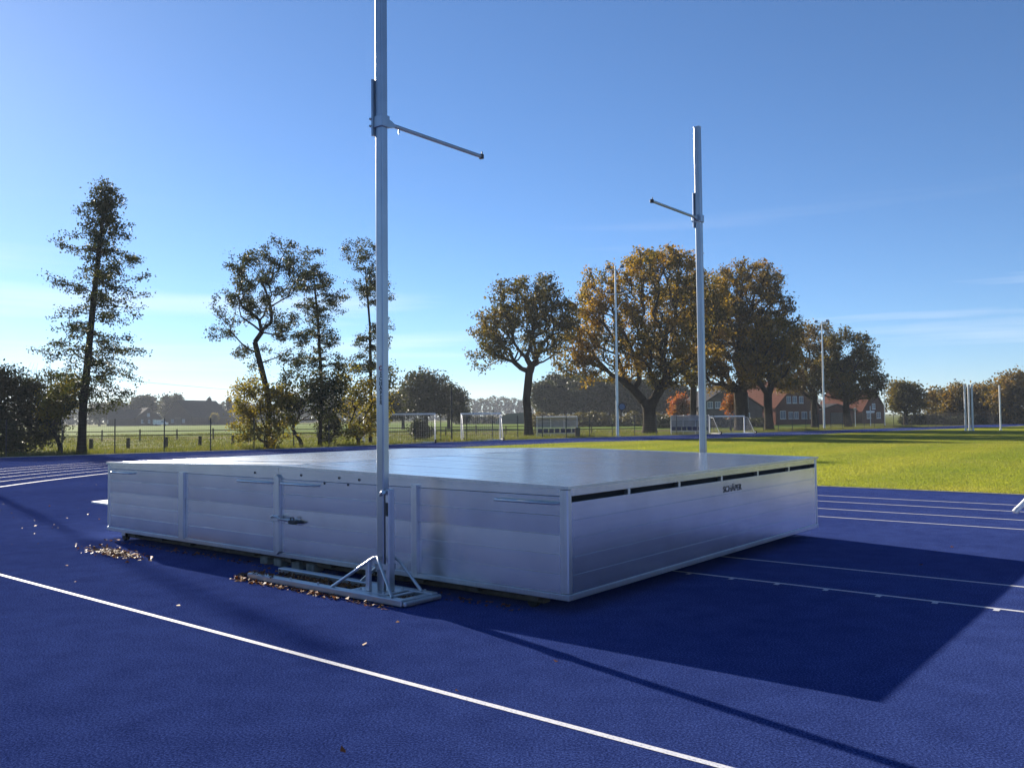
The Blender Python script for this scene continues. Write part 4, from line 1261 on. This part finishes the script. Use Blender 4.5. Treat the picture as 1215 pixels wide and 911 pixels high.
# ------------------------------------------------------------------ goals
def goal(px, Y, rz, W_, H_, label, depth=1.5):
    root = empty("football_goal", (X_at(px, Y), Y, 0), rz); tag(root, label, "goal", "white football goals parked by the fence")
    hw = W_ / 2
    for x in (-hw, hw):
        MB().box((x - 0.05, -0.05, 0.03), (x + 0.05, 0.05, H_), 0.012).build("post", M['white'], root)
        MB().box((x - 0.035, 0.05, 0.03), (x + 0.035, depth, 0.10), 0.01).build("ground_bar", M['white'], root)
        MB().tube([(x, 0.05, H_ - 0.06), (x, 0.55, H_ - 0.10), (x, depth - 0.04, 0.10)], 0.024, 6).build("stay", M['white_metal'], root)
        wl_ = MB().tube([(x - 0.06, depth + 0.11, 0.13), (x + 0.06, depth + 0.11, 0.13)], 0.13, 12).build("wheel", M['rubber'], root)
        MB().tube([(x - 0.065, depth + 0.11, 0.13), (x + 0.065, depth + 0.11, 0.13)], 0.05, 8).build("hub", M['white_metal'], wl_)
    MB().box((-hw - 0.05, -0.05, H_), (hw + 0.05, 0.05, H_ + 0.10), 0.012).build("crossbar", M['white'], root)
    MB().box((-hw + 0.035, depth - 0.07, 0.03), (hw - 0.035, depth, 0.10), 0.01).build("rear_bar", M['white'], root)
    nb = MB(); r_ = 0.0042
    prof = [(0.03, H_ + 0.02), (0.55, H_ - 0.06), (depth - 0.03, 0.10)]
    for x in np.arange(-hw, hw + 0.01, 0.16):
        nb.tube([(x, y, z - 0.02 * math.sin(x * 3)) for y, z in prof], r_, 3, caps=False)
    for i in range(18):
        f = i / 17
        if f < 0.22: y, z = 0.03 + f / .22 * .52, H_ + 0.02 - f / .22 * .08
        else: g_ = (f - .22) / .78; y, z = 0.55 + g_ * (depth - 0.58), (H_ - 0.06) + g_ * (0.16 - H_)
        nb.tube([(-hw, y, z), (0, y, z - 0.03), (hw, y, z)], r_, 3, caps=False)
    for x in (-hw, hw):
        for z in np.arange(0.2, H_, 0.16):
            ye = 0.55 + (H_ - 0.1 - z) / (H_ - 0.2) * (depth - 0.6)
            nb.tube([(x, 0.04, z), (x, ye, z)], r_, 3, caps=False)
        for y in np.arange(0.2, depth, 0.16):
            zt_ = H_ - 0.08 if y < .55 else H_ - 0.1 - (y - .55) / (depth - .6) * (H_ - .2)
            nb.tube([(x, y, 0.1), (x, y, max(0.11, zt_))], r_, 3, caps=False)
    nb.build("net", M['net'], root)["kind"] = "stuff"
    return root
goal(474, 61.5, R(186), 5.0, 2.0, "wide white football goal behind the near vault pole")
goal(570, 66.0, R(190), 3.0, 2.0, "small white football goal between the dark net pole and the lone oak")
goal(862, 81.0, R(204), 4.0, 1.6, "white football goal parked in front of the grey gabled house")

# ------------------------------------------------------------------ dugouts
def dugout(px, Y, W_, rz, label, curved, H_=1.75):
    root = empty("team_shelter", (X_at(px, Y), Y, 0), rz); tag(root, label, "shelter")
    hw, D = W_ / 2, 1.15
    prof = [(D, 0.05), (D, 0.9), (D * 0.93, 1.3), (D * 0.72, H_ - 0.12), (D * 0.4, H_), (0.0, H_ + 0.02), (-0.25, H_ - 0.03)] if curved else [(D, 0.05), (D, H_ - 0.30), (D * 0.92, H_ - 0.14), (D * 0.6, H_ - 0.02), (0.0, H_ + 0.03), (-0.3, H_)]
    for x in np.linspace(-hw, hw, 4):
        MB().tube([(x, y, z) for y, z in prof], 0.025, 6).build("rib", M['white_metal'], root)
    xs = np.linspace(-hw, hw, 4)
    for i in range(3):
        for j in range(len(prof) - 1):
            (y0, z0), (y1, z1) = prof[j], prof[j + 1]
            if abs(y1 - y0) + abs(z1 - z0) < 0.2 and j not in (0, 1): pass
            MB().quad((xs[i] + .02, y0 + .012, z0), (xs[i + 1] - .02, y0 + .012, z0), (xs[i + 1] - .02, y1 + .012, z1), (xs[i] + .02, y1 + .012, z1)).build("panel", M['poly'] if j < 2 else M['poly_roof'], root)
    for x in (-hw, hw):
        MB()._add([(x, y, z) for y, z in prof[:-1]] + [(x, 0.15, 0.05)], [tuple(range(len(prof)))]).build("side_pane", M['poly'], root)
        MB().tube([(x, 0.15, 0.02), (x, 0.0, H_)], 0.022, 6).build("front_post", M['white_metal'], root)
    MB().box((-hw + .05, 0.5, 0.34), (hw - .05, 0.62, 0.40)).build("bench_beam", M['galv'], root)
    ns = int(W_ / 0.44)
    for k in range(ns):
        x = -hw + W_ * (k + 0.5) / ns
        se = MB().box((x - 0.19, 0.38, 0.40), (x + 0.19, 0.76, 0.45), 0.02).box((x - 0.19, 0.72, 0.45), (x + 0.19, 0.78, 0.74), 0.02)
        se.build("seat", M['blue_seat'], root)
    return root
dugout(660, 72.5, 3.4, R(-6), "team shelter with white roof and blue seats right of the lone oak", False)
dugout(818, 77.0, 3.3, R(-8), "curved clear-walled team shelter under the golden oak", True)
b = empty("litter_bin", (X_at(684.5, 71.5), 71.5, 0)); tag(b, "dark brown litter bin at the end of the white-roofed shelter", "bin")
MB().tube([(0, 0, 0.05), (0, 0, 0.78)], [0.20, 0.23], 14).build("body", M['wood_dark'], b)
MB().tube([(0, 0, 0.78), (0, 0, 0.83)], [0.245, 0.22], 14).build("rim", M['black'], b)

# ------------------------------------------------------------------ masts and posts
def mast(px, Y, H_, label, rz, heads, speaker=None, r=0.13):
    root = empty("floodlight_mast", (X_at(px, Y) if px is not None else 0, Y, 0), rz); tag(root, label, "floodlight mast")
    MB().tube([(0, 0, 0), (0, 0, H_ * .5), (0, 0, H_)], [r, r * .8, r * .5], 12).build("shaft", M['galv'], root)
    MB().box((-0.25, -0.25, 0), (0.25, 0.25, 0.08), 0.01).build("base_plate", M['galv'], root)
    for z in heads:
        ca = MB().box((-0.7, -0.03, z - 0.025), (0.7, 0.03, z + 0.025)).build("cross_arm", M['galv'], root)
        for x in (-0.75, 0.75):
            MT = Matrix.Translation((x * 0.8, -0.14, z + 0.22)) @ Matrix.Rotation(R(-38), 4, 'X')
            h = MB().box((-0.17, -0.07, -0.14), (0.17, 0.07, 0.14), 0.02, MT).build("lamp_head", M['fence'], root)
            MB().box((-0.14, -0.082, -0.11), (0.14, -0.0705, 0.11), 0, MT).build("lamp_glass", M['lamp_glass'], h)
    if speaker:
        z = speaker
        MB().tube([(0.06, 0, z + .1), (0.42, 0, z + .1)], 0.03, 6).build("bracket", M['black'], root)
        sg = MB().tube([(0.42, 0.07, z), (0.42, -0.07, z)], 0.32, 20).build("round_sign", M['black'], root)
        MB().tube([(0.42, -0.071, z), (0.42, -0.08, z)], 0.25, 20).build("sign_face", M['sign_blue'], sg)
    return root
mast(732, 73.5, 14.6, "tall floodlight mast carrying a round blue sign in front of the golden oak", R(-15), (14.3, 12.2), 2.55)
mast(977, 97, 12.2, "tall slim floodlight mast in front of the russet oak", R(-25), (12.0,), None, 0.12)
m3 = mast(None, 41.0, 17.5, "floodlight mast standing left of the dark thicket", R(127.6), (16.9,), None, 0.14)
m3.location.x = -28.05
def post_thing(name, label, px, Y, H_, r, mat, cat, group=None, top=None):
    root = empty(name, (X_at(px, Y), Y, 0)); tag(root, label, cat, group)
    MB().tube([(0, 0, 0), (0, 0, H_)], r, 10).build("shaft", M[mat], root)
    MB().tube([(0, 0, 0), (0, 0, 0.12)], r * 1.7, 10).build("socket", M['galv'], root)
    if top: top(root, H_)
    return root
def arm_top(root, H_):
    MB().tube([(0, 0, H_ - 0.03), (0.55, 0.2, H_ + 0.18)], 0.03, 6).build("top_arm", M['fence'], root)
for px, Y in ((1144.5, 84), (1149, 84.4), (1153, 83.5)):
    post_thing("cage_post", "white steel throwing cage post, one of the close group of three", px, Y, 4.5, 0.085, 'white_metal', "post", "throwing cage posts", arm_top if px > 1152 else None)
post_thing("cage_post", "lone white steel post right of the three cage posts", 1186, 84, 4.4, 0.075, 'white_metal', "post")
post_thing("net_pole", "thin dark net pole between the two left goals", 535.5, 63, 4.0, 0.06, 'fence', "pole")
def lamp_top(root, H_):
    MB().tube([(0, 0, H_ - 0.05), (-0.5, 0, H_ + 0.12)], 0.03, 6).build("lamp_arm", M['galv'], root)
    MB().box((-0.95, -0.09, H_ + 0.09), (-0.45, 0.09, H_ + 0.18), 0.02).build("lamp_head", M['galv'], root)
post_thing("street_lamp", "small street lamp in front of the dark roof of the grey house", 887, 104, 4.3, 0.05, 'galv', "street lamp", None, lamp_top)
post_thing("street_lamp", "thin street lamp beyond the outermost oak", 1049, 130, 7.2, 0.06, 'galv', "street lamp", None, lamp_top)
sg = empty("signpost", (X_at(1032, 112), 112, 0)); tag(sg, "white signpost with a cross board in front of the last house", "signpost")
MB().tube([(0, 0, 0), (0, 0, 2.75)], 0.05, 8).build("shaft", M['white_metal'], sg)
MB().box((-0.55, -0.03, 1.85), (0.55, -0.01, 2.12)).build("board", M['white'], sg)
sg = empty("signpost", (X_at(1014, 118), 118, 0)); tag(sg, "small signpost with a triangular yellow board near the last house", "signpost")
MB().tube([(0, 0, 0), (0, 0, 2.6)], 0.045, 8).build("shaft", M['galv'], sg)
MB().prism([(-0.3, 2.5), (0.3, 2.5), (0.0, 2.0)], 1, -0.06, -0.047).build("board", M['yellowing'] if False else M['kerb'], sg)
# power poles and wire
pp = empty("power_pole", (X_at(60, 110), 110, 0)); tag(pp, "wooden power pole rising behind the dark thicket", "power pole")
MB().tube([(0, 0, 0), (0, 0, 8.2)], [0.16, 0.11], 8).build("shaft", M['timber'], pp)
MB().box((-0.9, -0.05, 7.55), (0.9, 0.05, 7.68)).build("cross_arm", M['timber'], pp)
for x in (-0.8, 0.8, 0.3):
    MB().tube([(x, 0, 7.68), (x, 0, 7.86)], 0.04, 6).build("insulator", M['lamp_glass'], pp)
p2 = empty("power_pole", (X_at(585, 300), 300, 0)); tag(p2, "distant power pole at the edge of the far wood", "power pole")
MB().tube([(0, 0, 0), (0, 0, 8.0)], [0.16, 0.11], 8).build("shaft", M['timber'], p2)
MB().box((-0.9, -0.05, 7.4), (0.9, 0.05, 7.52)).build("cross_arm", M['timber'], p2)
a, b_ = np.array([X_at(60, 110) + 0.8, 110, 7.86]), np.array([X_at(585, 300), 300, 7.52])
pts = []
for i in range(25):
    f = i / 24; p = a + (b_ - a) * f; p[2] -= 1.4 * 4 * f * (1 - f); pts.append(p)
tag(MB().tube(pts, 0.022, 4).build("power_line", M['fence']), "thin power line sagging from the wooden pole across the field", "power line")

# ------------------------------------------------------------------ houses
def house(name, label, px, Y, rz, W_, D_, eave, ridge, wall, roof, wins, door=None, chimney=True, half=0.0):
    root = empty(name, (X_at(px, Y), Y, 0), rz); tag(root, label, "house")
    hw = W_ / 2
    MB().prism([(-hw, 0), (hw, 0), (hw, eave), (0, ridge), (-hw, eave)], 1, 0, D_).build("wall", M[wall], root)
    ov = 0.35
    sl = (ridge - eave) / hw
    rf = MB()
    for sg_ in (-1, 1):
        p = [(sg_ * (hw + ov), eave - ov * sl + 0.03), (0, ridge + 0.03), (0, ridge + 0.25), (sg_ * (hw + ov), eave - ov * sl + 0.25)]
        rf.prism(p, 1, -ov, D_ + ov)
    r_o = rf.build("roof", M[roof], root)
    if chimney:
        MB().box((0.3, D_ * .4, ridge - 0.6), (0.95, D_ * .4 + .6, ridge + 1.0)).build("chimney", M[wall], r_o)
    for x, z, w_, h_ in wins:
        wn_ = MB()
        wn_.box((x - w_ / 2, -0.03, z), (x - w_ / 2 + 0.08, 0.0, z + h_)).box((x + w_ / 2 - 0.08, -0.03, z), (x + w_ / 2, 0.0, z + h_)).box((x - w_ / 2 + .08, -0.03, z), (x + w_ / 2 - .08, 0.0, z + 0.08)).box((x - w_ / 2 + .08, -0.03, z + h_ - 0.08), (x + w_ / 2 - .08, 0, z + h_)).box((x - 0.03, -0.028, z + .08), (x + 0.03, 0, z + h_ - .08))
        wo = wn_.build("window", M['frame'], root)
        MB().box((x - w_ / 2 + .08, -0.015, z + .08), (x + w_ / 2 - .08, -0.004, z + h_ - .08)).build("pane", M['window'], wo)
        MB().box((x - w_ / 2 - .05, -0.10, z - 0.08), (x + w_ / 2 + .05, 0.0, z - 0.002)).build("sill", M['frame'], wo)
    if door:
        x, w_, h_ = door
        MB().box((x - w_ / 2, -0.04, 0.05), (x + w_ / 2, 0, h_)).build("door", M['timber'], root)
    return root
house("gabled_house", "grey gabled house with dark roof half hidden by the large oak", 866, 142, R(6), 11.0, 13, 2.9, 6.6, 'brick_grey', 'roof_dark', [(-3.4, 2.9, 0.95, 1.1), (-2.1, 2.9, 0.95, 1.1), (1.2, 2.9, 0.95, 1.1), (2.6, 0.9, 1.5, 1.2), (0.2, 0.9, 1.5, 1.2)])
house("brick_house", "red brick house with two rows of white windows and red roof", 946, 150, R(22), 9.5, 13, 3.0, 7.6, 'brick', 'roof_red', [(-1.9, 3.7, 0.9, 1.2), (-0.6, 3.7, 0.9, 1.2), (0.8, 3.7, 0.9, 1.2), (-3.2, 1.0, 1.2, 1.4), (-1.5, 1.0, 1.0, 1.2), (-0.3, 1.0, 0.9, 1.2), (1.4, 1.0, 1.2, 1.2), (3.2, 1.0, 1.2, 1.3)])
house("brick_house", "small brick house with steep red roof at the end of the oak row", 1036, 158, R(24), 5.6, 11, 2.4, 6.0, 'brick', 'roof_red', [(0.0, 2.6, 0.8, 1.0), (-1.2, 0.9, 1.0, 1.1), (1.2, 0.9, 1.0, 1.1)])
house("garage", "low dark outbuilding between the two brick houses", 992, 156, R(10), 7.5, 6, 2.2, 3.4, 'brick', 'roof_dark', [], (0, 2.4, 2.0), False)
# distant farm
house("farm_barn", "big dark-roofed barn at the distant farm", 211, 322, R(-18), 12.5, 22, 3.2, 9.2, 'brick_dark', 'roof_dark', [(-2.5, 1.0, 1.2, 1.2), (2.5, 1.0, 1.2, 1.2)], (0, 3, 3), False)
house("farm_house", "low farmhouse left of the big barn", 176, 318, R(40), 9.0, 14, 2.8, 6.4, 'brick_dark', 'roof_dark', [(-2, 0.9, 1.2, 1.3), (0, 0.9, 1.2, 1.3), (2, .9, 1.2, 1.3), (0, 3.4, 1, 1.1)])
house("farm_house", "dark distant house seen left of the tall alder's trunk foot", 128, 315, R(-60), 9.0, 13, 2.6, 5.8, 'brick_dark', 'roof_dark', [(-2, 0.9, 1.2, 1.3), (1.5, .9, 1.2, 1.3)])
# white van by the farm
vn = empty("parked_van", (X_at(190, 300), 300, 0), R(8)); tag(vn, "small white van parked by the distant farm", "van")
MB().prism([(-2.3, 0.4), (2.3, 0.4), (2.3, 1.0), (1.5, 1.15), (1.0, 1.95), (-2.2, 2.0), (-2.3, 1.8)], 1, 0, 1.8).build("body", M['white'], vn)
for x in (-1.4, 1.45):
    for y in (-0.02, 1.62):
        MB().tube([(x, y, 0.33), (x, y + 0.2, 0.33)], 0.33, 12).build("wheel", M['rubber'], vn)
MB().prism([(0.3, 1.2), (1.35, 1.2), (0.95, 1.8), (0.3, 1.8)], 1, -0.012, -0.002).build("side_window", M['window'], vn)
# green covered heap
hp = MB(); prof = [(0, 0), (1.2, 1.6), (4, 2.7), (8, 3.0), (11, 2.5), (14, 0)]
hp.prism([(x, z) for x, z in prof], 1, 0, 9)
hpo = hp.build("covered_heap", M['tarp'], None, (X_at(586, 225), 225, 0)); tag(hpo, "silage heap under a dark green tarpaulin in the far field", "heap")

# ------------------------------------------------------------------ haze
hz = MB().box((-900, -95, -1.2), (900, 900, 24)).build("haze", M['dark'])
hz["kind"] = "stuff"; tag(hz, "thin pale autumn haze over the fields", "haze")
hm = bpy.data.materials.new("thin_haze"); hm.use_nodes = True
nt = hm.node_tree; nt.nodes.clear()
ho = nt.nodes.new("ShaderNodeOutputMaterial"); pv = nt.nodes.new("ShaderNodeVolumePrincipled")
pv.inputs["Color"].default_value = (0.80, 0.88, 1.0, 1)
pv.inputs["Density"].default_value = 0.00030
pv.inputs["Anisotropy"].default_value = 0.1
nt.links.new(pv.outputs[0], ho.inputs["Volume"])
hz.data.materials[0] = hm
